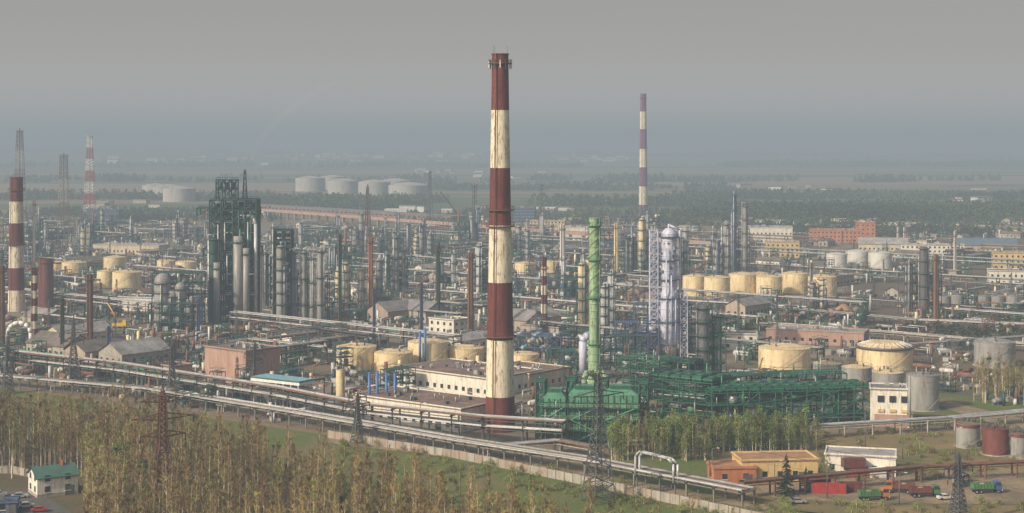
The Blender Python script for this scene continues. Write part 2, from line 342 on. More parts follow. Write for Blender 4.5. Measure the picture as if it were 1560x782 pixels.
# ------------------------------------------------------------------ chimneys
def stack(name, px, yb, yt, wb, wt, cols, plats=(), n=28, crown=False, ybands=None, pm='steel_rust', z0=0.0):
    x, y = G(px, yb); occ.append((x, y, 14 if crown else 4)); H = ZT(y, yt); r0 = wb*y/F/2; r1 = wt*y/F/2; b = MB()
    zs = [ZT(y, q) for q in ybands] if ybands else [H*(1-i/len(cols)) for i in range(len(cols)+1)]
    zs[-1] = z0
    rad = lambda z: r1+(r0-r1)*((H-z)/H)**1.15
    for i, c in enumerate(cols):
        a, e = zs[i+1], zs[i]; k = max(1, int((e-a)/3)) if H > 60 else 1
        for j in range(k):
            q0, q1 = a+(e-a)*j/k, a+(e-a)*(j+1)/k; b.cyl((x, y, q0), (x, y, q1), rad(q0), rad(q1), c, n, False)
            if H > 60: b.cyl((x, y, q0), (x, y, q0+.12), rad(q0)+.04, rad(q0)+.04, c, n, False)
    b.cyl((x, y, H-.4), (x, y, H), r1*1.08, r1*1.08, cols[0], n, False)
    b.cyl((x, y, H-1.0), (x, y, H-.5), r1*.9, r1*.9, 'pipe_dark', n, True)
    for z in plats: b.platform(x, y, ZT(y, z), rad(ZT(y, z))+1.1 if H > 60 else rad(ZT(y, z))+.7, pm, 16)
    b.beam((x-rad(0)*.5, y-rad(0)-.25, 0), (x-r1*.5, y-r1-.25, H), .3, pm)
    if crown:
        for i in range(12):
            t = i/12*6.283; ax, ay = x+(r1+1.0)*math.cos(t), y+(r1+1.0)*math.sin(t)
            b.box(ax, ay, H-4.6, .3, .3, 2.4, 'trim_white' if i % 3 == 0 else 'pipe_dark', t); b.beam((ax, ay, H-5), (ax, ay, H-1.8), .1, pm)
        for t in (0.5, 2.6, 4.0): b.beam((x+r1*math.cos(t), y+r1*math.sin(t), H-1), (x+r1*math.cos(t), y+r1*math.sin(t), H+2.5), .06, 'pipe_dark')
    return b.finish(name)
SR, SW, SP = 'stack_red', 'stack_white', 'stack_purple'
stack('striped_smokestack', 762, 656, 82, 46, 25, [SR, SW, SR, SW, SR, SW, SR], (97, 320, 345, 512), 40, True, [82, 168, 256, 343, 430, 517, 603, 656])
stack('striped_smokestack', 980, 326, 143, 14, 9, [SP, SW, SP, SW, SP, SW, SP], (150, 226, 283), 20, False, [143, 170, 197, 226, 255, 283, 312, 326])
stack('striped_smokestack', 25, 474, 270, 25, 19, [SR, SW, SR, SW, SR, SW], (290, 373), 24, False, [270, 307, 340, 374, 408, 442, 474])
stack('striped_smokestack', 829, 506, 392, 11, 8, [SR, SW]*4, (410,), 14)
stack('striped_smokestack', 52, 524, 408, 11, 9, [SR, SW]*5, (412,), 14)
for px, yb, yt, w, c in ((137, 548, 418, 11, 'pipe_rust'), (565, 486, 362, 8, 'brick_orange'), (717, 512, 385, 10, 'pipe_rust'), (1426, 500, 388, 9, 'pipe_rust'), (3, 524, 405, 10, 'pipe_rust'),
                         (667, 490, 374, 8, 'steel_green'), (518, 500, 357, 6, 'steel_green'), (52, 420, 305, 5, 'silver'), (857, 418, 342, 9, 'tank_white'), (939, 425, 340, 8, 'cream'), (166, 552, 497, 6, 'pipe_blue'), (302, 520, 455, 6, 'pipe_blue'), (95, 545, 455, 7, 'steel_green'), (570, 530, 440, 5, 'pipe_blue'), (400, 480, 380, 6, 'silver'), (1236, 460, 400, 6, 'tank_grey'), (642, 520, 430, 6, 'pipe_blue'), (912, 470, 408, 8, 'cream'), (1455, 420, 352, 5, 'tank_white'), (1368, 372, 346, 4, 'tank_white'), (1378, 372, 346, 4, 'tank_white')):
    stack('flue_stack', px, yb, yt, w, w*.85, [c], (yt+8,), 12)
stack('process_flue', 70, 475, 394, 24, 22, ['tank_brown'], (400,), 20)

# ------------------------------------------------------------------ main green heater block + stack
b = MB(); x, y = G(905, 652); H = ZT(y, 332)
segs = 26
for i in range(segs):
    q0, q1 = 8+(H-8)*i/segs, 8+(H-8)*(i+1)/segs; r = 1.9 if q0 < 24 else 1.55
    b.cyl((x, y, q0), (x, y, q1), r, r, 'stack_green', 20, False); b.cyl((x, y, q1-.2), (x, y, q1), r+.12, r+.12, 'stack_green', 20, True)
for s_ in range(3):
    for i in range(90):
        a, e = i*.16+s_*2.094, (i+1)*.16+s_*2.094; z0, z1 = H*.6+H*.38*i/90, H*.6+H*.38*(i+1)/90
        b.beam((x+1.68*math.cos(a), y+1.68*math.sin(a), z0), (x+1.68*math.cos(e), y+1.68*math.sin(e), z1), .14, 'stack_green')
for z in (H-2.5, H*.8, H*.62, H*.4): b.platform(x, y, z, 2.5, 'panel_green', 14)
b.cyl((x, y, 0), (x, y, 8), 2.4, 2.0, 'stack_green', 20)
b.beam((x+1.8, y-1.2, 8), (x+1.8, y-1.2, H), .3, 'panel_green')
for dx in (-3.5, 3.0):
    P = [Vector((x+dx, y-8, 14.5)), Vector((x+dx, y-7.6, 17)), Vector((x+dx*.8, y-5.5, 18.2)), Vector((x+dx*.3, y-2, 18)), Vector((x, y-.5, 16.5))]
    for p, q in zip(P[:-1], P[1:]): b.cyl(p, q, .9, .9, 'stack_green', 14)
    for p in P: b.cyl(p-Vector((0, 0, .9)), p+Vector((0, 0, .9)), .7, .7, 'stack_green', 10)
b.finish('green_flue_stack')
occ.append((x, y, 14))
b = MB(); cx, cy = G(905, 678); cy += 6; rot = math.radians(-6)
c_, s_ = math.cos(rot), math.sin(rot)
W = lambda u, v: (cx+u*c_-v*s_, cy+u*s_+v*c_)
for k, (u, w, hh) in enumerate(((-11.5, 7, 12.5), (-2.5, 9.5, 13.5), (8.5, 11, 13.8))):
    p = W(u, 0); b.box(p[0], p[1], 1.2, w, 10, hh, 'panel_green', rot)
    m = int(w/1.6)
    for i in range(m+1):
        q = W(u-w/2+i*w/m, -5.1); b.box(q[0], q[1], 1.2, .22, .25, hh, 'steel_green', rot)
    for z in (1.2, 4, 6.9, 9.8, 12.4): q = W(u, -5.15); b.box(q[0], q[1], z, w+.3, .32, .25, 'steel_green', rot)
    for i in range(m):
        for z in (2.4, 5.2, 8.1): 
            if R.random() < .6: q = W(u-w/2+(i+.5)*w/m, -5.06); b.box(q[0], q[1], z, .7, .14, .7, R.choice(['pipe_dark', 'steel_green', 'pipe_rust']), rot)
    z0 = 1.2+hh; A = [W(u-w/2, -5), W(u+w/2, -5), W(u+w/2, 5), W(u-w/2, 5)]; B = [W(u-w*.3, -2), W(u+w*.3, -2), W(u+w*.3, 2), W(u-w*.3, 2)]
    for i in range(4): j = (i+1) % 4; b.face([(*A[i], z0), (*A[j], z0), (*B[j], z0+1.3), (*B[i], z0+1.3)], 'panel_green')
    q = W(u, 0); b.box(q[0], q[1], z0+1.28, w*.6, 4, 1.2, 'steel_green', rot, 'panel_green')
    for l in range(3):
        z = 4+l*3.6; q = W(u, -5.9); b.box(q[0], q[1], z-.1, w+1, 1.5, .15, 'steel_green', rot)
        e0, e1 = W(u-w/2-.5, -6.6), W(u+w/2+.5, -6.6)
        b.beam((*e0, z+1.1), (*e1, z+1.1), .09, 'stack_green'); b.beam((*e0, z+.55), (*e1, z+.55), .06, 'stack_green')
        for i in range(int(w)): q = W(u-w/2-.5+i*(w+1)/int(w), -6.6); b.beam((*q, z), (*q, z+1.1), .07, 'stack_green')
    for i in range(4):
        q = W(u-w/2+i*w/3, -6.4); b.beam((*q, 0), (*q, 13.5), .2, 'steel_green')
    for l in range(3):
        b.beam((*W(u-w*.4*(-1)**l, -6.9), 4+(l-1)*3.6), (*W(u+w*.4*(-1)**l, -6.9), 4+l*3.6), .25, 'pipe_green')
    for i in range(6): q = W(u+R.uniform(-.5, .5)*w, -5.6); b.cyl((*q, R.uniform(0, 3)), (*q, R.uniform(7, 13)), .2, .2, R.choice(['pipe_silver', 'pipe_green', 'pipe_rust']), 6)
for p in ((-16.2, 3), (15.5, 2), (-7, 6.5), (3, 6.5)):
    q = W(*p); b.frame(q[0], q[1], 2.6, 8, 0, 5, 3.6, 'steel_green', rot, 1, 2)
b.finish('green_fired_heater'); occ.append((cx, cy, 20))

# green multi-level structures right of it
def green_struct(name, pa, pb, depth, h, nl, cooler=True, st='steel_green', bays=None):
    a = Vector(G(*pa)); e = Vector(G(*pb)); d = e-a; Ln = d.length; rot = math.atan2(d.y, d.x); m = (a+e)/2; nn = Vector((-d.y, d.x)).normalized(); m = m+nn*depth/2
    b = MB(); bx = bays or max(2, int(Ln/5)); b.frame(m.x, m.y, Ln, depth, 0, nl, h/nl, st, rot, bx, 2, .55, .35, .34, R, ['silver', 'panel_green', 'steel_green', 'pipe_silver'])
    dn = d.normalized()
    for l in range(nl):
        for k in range(7):
            z = (l+.25+.5*R.random())*h/nl; o = nn*R.uniform(0, depth); r = R.uniform(.12, .3); u0 = R.uniform(0, .4)*Ln; u1 = R.uniform(.6, 1)*Ln
            A = a+dn*u0+o; B = a+dn*u1+o; b.cyl((A.x, A.y, z), (B.x, B.y, z), r, r, R.choice(['pipe_green', 'steel_green', 'pipe_silver', 'steel_green', 'pipe_rust']), 6)
        for k in range(bx*2):
            u = R.uniform(0, Ln); o = nn*R.uniform(-.5, depth*.5); p = a+dn*u+o; z0 = l*h/nl; b.cyl((p.x, p.y, z0), (p.x, p.y, z0+h/nl*R.uniform(.6, 1.6)), .15, .15, R.choice(['pipe_green', 'pipe_silver', 'steel_green']), 5)
    if cooler:
        k = int(Ln/4)
        for i in range(k):
            hh = R.uniform(.9, 1.6); p = a+dn*(Ln*(i+.5)/k)+nn*depth/2; b.box(p.x, p.y, h+.5, Ln/k*.84, depth*.9, hh, 'steel_green', rot)
            for q in (-.22, .22): pp = p+nn*depth*q; b.cyl((pp.x, pp.y, h+.5+hh), (pp.x, pp.y, h+.9+hh), Ln/k*.34, Ln/k*.34, 'steel_green', 14); b.cyl((pp.x, pp.y, h+.9+hh), (pp.x, pp.y, h+.92+hh), Ln/k*.28, Ln/k*.28, 'pipe_dark', 12)
    for i in range(int(Ln/2.5)):
        p = a+dn*(i*2.5); b.beam((p.x, p.y, h), (p.x, p.y, h+1.1), .08, 'pipe_green')
        if R.random() < .25: p = p+nn*R.uniform(0, depth); b.cyl((p.x, p.y, h), (p.x, p.y, h+R.uniform(2, 6)), .2, .2, R.choice(['silver', 'pipe_green', 'pipe_rust']), 6)
    A, B = a-nn*.05, e-nn*.05; b.beam((A.x, A.y, h+1.1), (B.x, B.y, h+1.1), .08, 'pipe_green')
    occ.append((m.x, m.y, Ln*.4+4)); return b.finish(name)
green_struct('green_cooler_rack', (1085, 655), (1325, 648), 12, 11.5, 3)
green_struct('green_pipe_structure', (985, 640), (1085, 652), 14, 14, 4)
green_struct('green_pipe_structure', (938, 612), (1050, 622), 12, 15.5, 4, False)
green_struct('green_pipe_structure', (1105, 618), (1290, 612), 10, 10, 3, False)
b = MB(); x, y = G(1072, 612); b.column(x, y, 0, ZT(y, 466), 2.2, 'silver', 'steel_green', 6); b.column(x+5.4, y+3, 0, ZT(y, 480), 1.5, 'silver', 'steel_green', 5)
b.frame(x+3, y+3, 9, 7, 0, 6, 4.6, 'steel_green', 0.1, 2, 1, .3, .3, .25); b.finish('fractionating_column')
# ------------------------------------------------------------------ white reactor column
b = MB(); x, y = G(1019, 545); H = ZT(y, 347); r = 15.5*y/F
b.cyl((x, y, 0), (x, y, 6), r*.7, r*.9, 'concrete', 20); b.cyl((x, y, 6), (x, y, H*.46), r, r, 'column_white', 28, False); b.cyl((x, y, H*.46), (x, y, H*.52), r, r*.78, 'column_white', 28, False)
b.cyl((x, y, H*.52), (x, y, H*.93), r*.78, r*.78, 'column_white', 28, False); b.dome(x, y, H*.93, r*.78, H*.07, 'column_white', 24, 4)
for i in range(14): b.cyl((x, y, 8+i*3.2), (x, y, 8.25+i*3.2), (r if 8+i*3.2 < H*.46 else r*.78)+.12, (r if 8+i*3.2 < H*.46 else r*.78)+.12, 'steel_lav', 28, True)
for z in (.28, .46, .6, .75, .93): b.platform(x, y, H*z, r+1.2 if z < .5 else r*.78+1.2, 'steel_blue', 16)
b.lattice(x-6.5, y-1, 0, H*.98, 3.4, 3.4, 'steel_lav', 16, .28); b.lattice(x+6.2, y-1, 0, H*.5, 3, 3, 'steel_lav', 9, .25)
for i in range(14): b.box(x-6.5, y-1, (i+1)*H*.98/16, 3.8, 3.8, .12, 'steel_lav')
for q in (-1.5, .6, 2.4): b.cyl((x+q, y-r-.4, 5+q), (x+q, y-r-.4, H*(.7-.1*q)), .3, .3, 'steel_lav', 8)
for i in range(30): t = R.uniform(3.3, 6.1); z = R.uniform(8, H*.9); rr_ = r if z < H*.46 else r*.78; b.box(x+rr_*math.cos(t), y+rr_*math.sin(t), z, .8, .8, R.uniform(.6, 1.6), R.choice(['steel_blue', 'steel_lav', 'silver']), t)
b.cyl((x, y, H-1), (x, y, H+1.6), .5, .5, 'column_white', 10); b.cyl((x, y, H+1.2), (x+4.6, y, H-1), .45, .45, 'column_white', 10); b.cyl((x+4.6, y, H-1), (x+4.6, y, 12), .45, .45, 'column_white', 10)
b.frame(x-2, y+9, 24, 9, 0, 4, 5.5, 'steel_blue', 0, 4, 1, .7, .4, .35, R, ['silver', 'tank_white'])
b.frame(x-14, y-4, 18, 9, 0, 3, 5.2, 'steel_blue', 0, 4, 1, .7, .4, .35, R, ['silver', 'tank_white', 'steel_lav'])
b.finish('reactor_column'); occ.append((x, y, 20))
b = MB(); x, y = G(888, 580); zt = ZT(y, 512)
P = [Vector((x, y, 2)), Vector((x, y, zt-2)), Vector((x+.7, y, zt-.4)), Vector((x+2.2, y+.5, zt)), Vector((x+4.5, y+2, zt))]
for p, q in zip(P[:-1], P[1:]): b.cyl(p, q, 1.5, 1.5, 'steel_lav', 16)
b.frame(x+12, y+6, 20, 8, 0, 3, 5.5, 'steel_teal', .2, 4, 1, .6, .4, .35, R, ['silver', 'steel_lav', 'tank_grey'])
b.frame(x-8, y+4, 10, 8, 0, 2, 5.5, 'steel_green', .2, 2, 1, .6, .4, .35, R, ['silver', 'tank_grey'])
b.finish('flue_gas_duct'); occ.append((x+8, y+4, 16))

# ------------------------------------------------------------------ left tall frame unit
b = MB(); x, y = G(358, 492); s_ = y/F; T = 'steel_teal'
FL = [T, T, 'tank_grey', T, 'pipe_green', T, 'steel_blue']
b.frame(x, y, 70*s_, 17, 0, 12, 5.2, T, 0.06, 4, 2, .9, .6, .6, R, FL, .8)
Ht = 12*5.2
b.frame(x-4, y, 30*s_, 10, Ht, 2, 5, T, .06, 3, 1, .9, .8, .45, R, [T], .7)
b.frame(x+24, y+4, 26*s_, 14, 0, 9, 5.2, T, .06, 2, 2, .9, .6, .5, R, FL, .75)
b.frame(x-3, y, 92*s_, 13, Ht-8, 1, 4, T, .06, 5, 1, 1, .8, .45)
b.frame(x-1, y, 84*s_, 15, Ht*.55, 1, 4, T, .06, 5, 1, 1, .8, .45)
for i in range(16):
    u = R.uniform(-12, 12); z0 = R.uniform(0, 40); b.cyl((x+u, y-9, z0), (x+u, y-9, z0+R.uniform(10, 24)), .4, .4, R.choice([T, 'silver', 'pipe_green', T]), 6)
b.lattice(x+5, y, Ht, 15, 2.2, .8, T, 5, .2); b.lattice(x-9, y, Ht, 9, 2, 1, T, 4, .2)
for q, h, w in ((8, 360, 7), (20, 378, 5), (-24, 400, 5)):
    b.cyl((x+q*s_+1, y-12, 0), (x+q*s_+1, y-12, ZT(y-12, h)), w*s_, w*s_, 'tank_grey', 16); b.platform(x+q*s_+1, y-12, ZT(y-12, h)-3, w*s_+1, T, 12)
b.cyl((x+30*s_, y-7, Ht-8), (x+10*s_, y-7, Ht-8), .9, .9, 'silver', 10); b.cyl((x+36*s_, y-9, Ht-12), (x+30*s_, y-7, Ht-8), .9, .9, 'silver', 10); b.cyl((x+36*s_, y-9, 5), (x+36*s_, y-9, Ht-11.8), .9, .9, 'silver', 10)
b.column(x-9, y-10, 0, 44, 2.2, 'steel_teal', T, 6); b.column(x+24, y-6, 0, 40, 2.2, 'tank_grey', T, 6)
b.finish('catalytic_cracking_unit'); occ.append((x, y, 30)); occ.append((x+25, y, 18))
b = MB()
for px, yt, w in ((447, 383, 9), (463, 382, 10), (488, 380, 10), (475, 392, 7)):
    x, y = G(px, 492); b.column(x, y, 0, ZT(y, yt), w*y/F/2, 'tank_grey', 'steel_teal', 3)
x, y = G(468, 492); b.frame(x, y+6, 20, 8, 0, 4, 6, 'steel_teal', 0, 4, 1, .8, .4, .35, R, ['silver', 'tank_grey']); occ.append((x, y, 14)); b.finish('distillation_columns')
b = MB()
for px, yt, w in ((248, 416, 26), (262, 440, 20), (275, 430, 18)):
    x, y = G(px, 502); H = ZT(y, yt); r = w*y/F/2; b.cyl((x, y, 0), (x, y, H-r), r, r, 'tank_grey', 20, False); b.dome(x, y, H-r, r, r, 'tank_grey', 20); b.platform(x, y, H-r*1.2, r+1, 'steel_teal', 14)
    b.platform(x, y, H*.4, r+1, 'steel_teal', 14); b.platform(x, y, H*.65, r+.8, 'steel_teal', 14); b.cyl((x, y-r-.4, 0), (x, y-r-.4, H*.8), .3, .3, 'pipe_silver', 6)
x, y = G(262, 502); b.frame(x+2, y+6, 24, 10, 0, 5, 5.5, 'steel_teal', 0, 4, 1, .8, .4, .4, R, ['silver']); b.frame(x+4, y-8, 26, 6, 0, 3, 4.5, 'steel_teal', 0, 5, 1, .8, .4, .4, R, ['silver']); b.finish('reactor_vessels'); occ.append((x, y, 16))

def cluster(px, yb, yt, w, nc, st, mt, name='process_columns', fr=True, fill=('silver', 'tank_grey')):
    x, y = G(px, yb); W_ = w*y/F; Hm = ZT(y, yt); b = MB()
    for i in range(nc):
        h = Hm*(1 if i == nc//2 else R.uniform(.62, .93)); b.column(x-W_/2+W_*(i+.5)/nc, y+R.uniform(-4, 4), 0, h, R.uniform(1.1, 1.9)*(1.2 if i == nc//2 else 1), R.choice(mt), st, 5)
    if fr: b.frame(x, y+5, W_, 8, 0, max(2, int(Hm*.65/5.5)), 5.5, st, R.uniform(-.2, .2), max(2, int(W_/6)), 1, .8, .5, .35, R, list(fill))
    b.finish(name); occ.append((x, y, W_/2+7))
A_ = ['silver', 'tank_grey', 'cream', 'silver']
cluster(603, 450, 360, 34, 3, 'steel_teal', ['steel_teal', 'tank_grey']); cluster(730, 455, 372, 26, 3, 'steel_teal', A_); cluster(892, 500, 390, 26, 2, 'steel_teal', ['cream', 'silver'])
cluster(925, 515, 415, 22, 2, 'steel_teal', ['cream', 'silver']); cluster(972, 420, 332, 40, 4, 'steel_teal', ['tank_grey', 'steel_teal', 'cream']); cluster(1118, 425, 294, 50, 3, 'steel_grey', ['steel_blue', 'tank_grey'])
cluster(1100, 430, 340, 26, 2, 'steel_grey', ['tank_grey', 'steel_blue']); cluster(1405, 480, 375, 60, 3, 'steel_grey', ['steel_grey', 'tank_grey']); cluster(550, 395, 325, 30, 3, 'steel_grey', A_)
cluster(640, 385, 335, 44, 4, 'steel_grey', A_); cluster(790, 400, 345, 40, 3, 'steel_teal', A_); cluster(1040, 440, 350, 20, 2, 'steel_teal', A_); cluster(412, 470, 345, 22, 2, 'steel_teal', ['steel_teal', 'tank_grey'])
cluster(150, 365, 318, 50, 4, 'steel_blue', A_); cluster(520, 470, 400, 24, 2, 'steel_teal', A_); cluster(1245, 470, 425, 30, 2, 'steel_grey', ['cream', 'tank_grey'])

def tower(name, px, yb, yt, wb, wt, cols, pipe=True):
    x, y = G(px, yb); H = ZT(y, yt); b = MB(); n = len(cols)
    for i, c in enumerate(cols):
        k0, k1 = i/n, (i+1)/n; w = lambda k: (wb+(wt-wb)*k)*y/F
        b.lattice(x, y, H*k0, H/n, w(k0), w(k1), c, 4, .4)
    if pipe: b.cyl((x, y, 0), (x, y, H+3), .7, .6, 'steel_grey', 8)
    b.platform(x, y, H, wt*y/F*.9, cols[-1], 8); b.finish(name); occ.append((x, y, 6))
tower('flare_tower', 30, 345, 200, 18, 7, ['steel_rust', 'concrete', 'steel_rust', 'concrete', 'steel_rust'])
tower('flare_tower', 97, 345, 237, 14, 9, ['steel_rust', 'concrete', 'steel_rust'])
tower('striped_flare_tower', 137, 330, 208, 16, 6, ['trim_white', 'red_paint']*3+['trim_white'])
tower('lattice_mast', 560, 380, 286, 12, 3, ['steel_grey', 'steel_rust', 'steel_grey']); tower('lattice_mast', 655, 340, 262, 10, 3, ['steel_grey']*2); tower('lattice_mast', 825, 335, 282, 12, 3, ['steel_grey']*2)
tower('lattice_mast', 1000, 350, 300, 8, 3, ['steel_grey']*2); tower('lattice_mast', 723, 350, 283, 8, 6, ['steel_grey']*2)

# ------------------------------------------------------------------ tanks
keep = []
def tank(px, yb, w, hp, mt, roof='cream_roof', name='storage_tank', **k):
    x, y = G(px, yb); r = w*y/F/2; h = hp*y/F; b = MB(); b.tank(x, y+r, r, h, mt, roof, **k); b.finish(name); occ.append((x, y+r, r+4))
    if hp > 17 and yb > 380: keep.append((px, yb, w))
for t in ((540, 566, 62, 35), (597, 568, 60, 28), (650, 560, 62, 36), (708, 557, 58, 24), (797, 562, 50, 20), (1202, 570, 80, 36)): tank(*t, 'cream')
tank(1060, 452, 36, 30, 'cream'); tank(1095, 457, 40, 33, 'cream'); tank(1134, 451, 42, 32, 'cream'); tank(1175, 453, 40, 30, 'cream'); tank(1215, 448, 42, 30, 'cream'); tank(1257, 453, 44, 30, 'cream'); tank(1160, 440, 34, 22, 'cream')
tank(1358, 566, 86, 34, 'cream', floating=True); tank(1525, 562, 62, 38, 'tank_grey', 'roof_grey'); tank(1265, 586, 44, 30, 'tank_grey', 'cream_roof'); tank(1310, 592, 46, 30, 'tank_grey', 'cream_roof'); tank(1358, 602, 48, 32, 'tank_grey', 'cream_roof'); tank(1412, 628, 50, 54, 'tank_grey', 'roof_grey')
tank(1345, 410, 36, 24, 'tank_white', 'tank_white'); tank(1310, 407, 36, 23, 'tank_white', 'tank_white'); tank(1278, 410, 32, 22, 'tank_white', 'tank_white')
tank(170, 415, 34, 22, 'cream'); tank(188, 446, 44, 30, 'cream'); tank(158, 440, 28, 26, 'cream'); tank(108, 420, 38, 19, 'cream'); tank(84, 418, 24, 18, 'cream', band='red_paint'); tank(280, 415, 32, 15, 'cream'); tank(800, 420, 32, 18, 'cream'); tank(840, 416, 30, 16, 'cream'); tank(250, 412, 28, 14, 'cream')
for px in (1440, 1460, 1480, 1500, 1522, 1545): tank(px, 470, 22, 18, 'tank_grey', 'roof_grey', stair=False)
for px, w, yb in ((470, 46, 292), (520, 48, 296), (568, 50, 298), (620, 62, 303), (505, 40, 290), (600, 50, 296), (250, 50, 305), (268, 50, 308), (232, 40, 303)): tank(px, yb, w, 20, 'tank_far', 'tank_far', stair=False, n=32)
tank(518, 612, 14, 48, 'cream', stair=False)
tank(1480, 684, 36, 36, 'tank_grey', 'roof_brown', 'ribbed_silo', band='tank_brown'); tank(1523, 696, 40, 40, 'tank_brown', 'tank_brown', 'ribbed_silo'); tank(1556, 700, 24, 38, 'tank_grey', 'roof_brown', 'ribbed_silo', band='tank_brown')
b = MB(); x, y = G(1285, 482)
for i, (dx, r_, h_) in enumerate(((0, 10, 6.5), (7, 8, 5), (-7, 7, 4))): b.cyl((x+dx, y, 0), (x+dx, y, h_), r_, .8, 'dirt' if i == 1 else 'roof_orange', 18)
b.finish('sulphur_heap')

# ------------------------------------------------------------------ buildings
def windows(b, cx, cy, sx, sy, z, rot, nrow, ww=1.4, wh=1.5, sp=3.4, rowh=3.3, mt='glass', frame='trim_white'):
    c, n = math.cos(rot), math.sin(rot)
    for side, ln, off in ((0, sx, sy/2), (1, sx, -sy/2), (2, sy, sx/2), (3, sy, -sx/2)):
        k = int((ln-1.5)/sp)
        for i in range(k):
            u = -ln/2+ln*(i+.5)/k
            for r in range(nrow):
                lx, ly = (u, off) if side < 2 else (off, u); a, e = (ww, .10) if side < 2 else (.10, ww)
                b.box(cx+lx*c-ly*n, cy+lx*n+ly*c, z+r*rowh, a, e, wh, mt, rot); a2, e2 = (ww+.3, .3) if side < 2 else (.3, ww+.3)
                b.box(cx+lx*c-ly*n, cy+lx*n+ly*c, z+r*rowh-.18, a2, e2, .15, frame, rot)
def building(name, cx, cy, sx, sy, h, wall, roof, rot=GR, gable=False, rows=1, base=None, link=True, b=None, win=True, clutter=True):
    own = b is None; b = b or MB(); c, n = math.cos(rot), math.sin(rot); W = lambda u, v: (cx+u*c-v*n, cy+u*n+v*c)
    b.box(cx, cy, 0, sx, sy, h, wall, rot)
    if base: b.box(cx, cy, 0, sx+.12, sy+.12, 1.0, base, rot)
    if win: windows(b, cx, cy, sx, sy, 1.4, rot, rows, rowh=max(2.8, (h-.6)/max(rows, 1)))
    q = W(sx*.3, -sy/2); b.box(q[0], q[1], 0, 2.4, .16, 2.6, 'steel_grey', rot)
    if gable:
        e = .5; g = sy*.28
        A, B, C, D = W(-sx/2-e, -sy/2-e), W(sx/2+e, -sy/2-e), W(sx/2+e, sy/2+e), W(-sx/2-e, sy/2+e); r0, r1 = W(-sx/2-e, 0), W(sx/2+e, 0); z = h-.05
        for dz in (0, -.18):
            b.face([(*A, z+dz), (*B, z+dz), (*r1, z+g+dz), (*r0, z+g+dz)], roof); b.face([(*C, z+dz), (*D, z+dz), (*r0, z+g+dz), (*r1, z+g+dz)], roof)
        for s_ in (-1, 1): a = W(s_*sx/2, -sy/2); d = W(s_*sx/2, sy/2); m = W(s_*sx/2, 0); b.face([(*a, h), (*d, h), (*m, h+g*.93)], wall)
    else:
        b.box(cx, cy, h+.003, sx+.6, sy+.6, .3, roof, rot)
        for u, v, a, e in ((0, -sy/2, sx+.6, .35), (0, sy/2, sx+.6, .35), (-sx/2, 0, .35, sy-.3), (sx/2, 0, .35, sy-.3)): q = W(u, v); b.box(q[0], q[1], h+.305, a, e, .35, wall, rot)
        if clutter:
            for i in range(int(sx*sy/90)+1):
                q = W(R.uniform(-.4, .4)*sx, R.uniform(-.38, .38)*sy); b.box(q[0], q[1], h+.31, R.uniform(.8, 2.2), R.uniform(.8, 1.8), R.uniform(.5, 1.5), R.choice(['concrete', 'silver', 'steel_grey']), rot)
                q = W(R.uniform(-.4, .4)*sx, R.uniform(-.38, .38)*sy); b.cyl((*q, h+.3), (*q, h+1.8), .25, .25, 'silver', 6)
    if own: b.finish(name); occ.append((cx, cy, max(sx, sy)*.45+2))
x, y = G(362, 585); building('brick_substation', x, y+10, 24, 17, 12.5, 'brick_pink', 'roof_tar', GR, rows=0)
x, y = G(258, 585); building('brick_annex', x, y+8, 11, 9, 6, 'brick_pink', 'roof_tar', GR)
a, e = Vector(G(538, 636)), Vector(G(702, 660)); d = (e-a); m = (a+e)/2+Vector((-d.y, d.x)).normalized()*11
building('white_workshop', m.x, m.y, d.length, 22, 7.2, 'plaster_white', 'roof_brown', math.atan2(d.y, d.x), rows=1)
x, y = G(700, 600); building('flat_roof_workshop', x+3, y+16, 46, 30, 6.5, 'plaster_white', 'roof_brown', GR)
x, y = G(800, 600); building('flat_roof_workshop', x, y+22, 24, 24, 6, 'plaster_tan', 'roof_brown', GR)
x, y = G(700, 650); building('brick_pump_house', x, y+4, 12, 9, 4.6, 'brick_pink', 'roof_tar', GR)
x, y = G(1360, 652); building('laboratory_building', x, y+6, 11.5, 11, 12, 'plaster_white', 'roof_grey', math.radians(-12), rows=0, base='brick_red')
b = MB(); b.box(x+.3, y+.35, 0, 11.9, .5, 4.2, 'brick_pink', math.radians(-12)); 
for i in range(3): b.box(x-3.6+i*3.6, y+1.0-i*.76, 8.2, 2.0, .5, 2.0, 'glass', math.radians(-12)); b.box(x-3.6+i*3.6, y+1.0-i*.76-.1, 5.0, 2.0, .5, .9, 'plaster_yellow', math.radians(-12))
b.cyl((x+5.2, y-.8, 0), (x+5.2, y-.8, 17), .5, .4, 'tank_grey', 10); b.finish('laboratory_facade')
x, y = G(1252, 527); building('long_workshop', x, y+10, 44, 14, 6, 'brick_pink', 'roof_grey', math.radians(-22), rows=1)
x, y = G(1130, 535); building('plant_office', x, y+6, 15, 10, 7, 'plaster_white', 'roof_grey', math.radians(-10), rows=2)
x, y = G(1272, 369); building('red_brick_factory', x, y, 46, 26, 11, 'brick_orange', 'roof_orange', math.radians(-12), rows=3)
x, y = G(1312, 366); building('red_brick_factory', x+6, y+10, 18, 26, 16, 'brick_orange', 'roof_orange', math.radians(-12), rows=4)
x, y = G(1178, 372); building('white_factory_hall', x, y+20, 40, 26, 14, 'plaster_white', 'roof_grey', math.radians(-8), rows=2)
x, y = G(1192, 392); building('yellow_office_block', x, y, 26, 14, 12, 'plaster_yellow', 'roof_grey', math.radians(-8), rows=3)
x, y = G(1420, 386); building('white_factory_hall', x, y, 50, 16, 7, 'plaster_white', 'roof_brown', math.radians(-12), rows=2)
x, y = G(1550, 434); building('white_factory_hall', x, y, 36, 18, 9, 'plaster_white', 'roof_grey', math.radians(-12), rows=2)
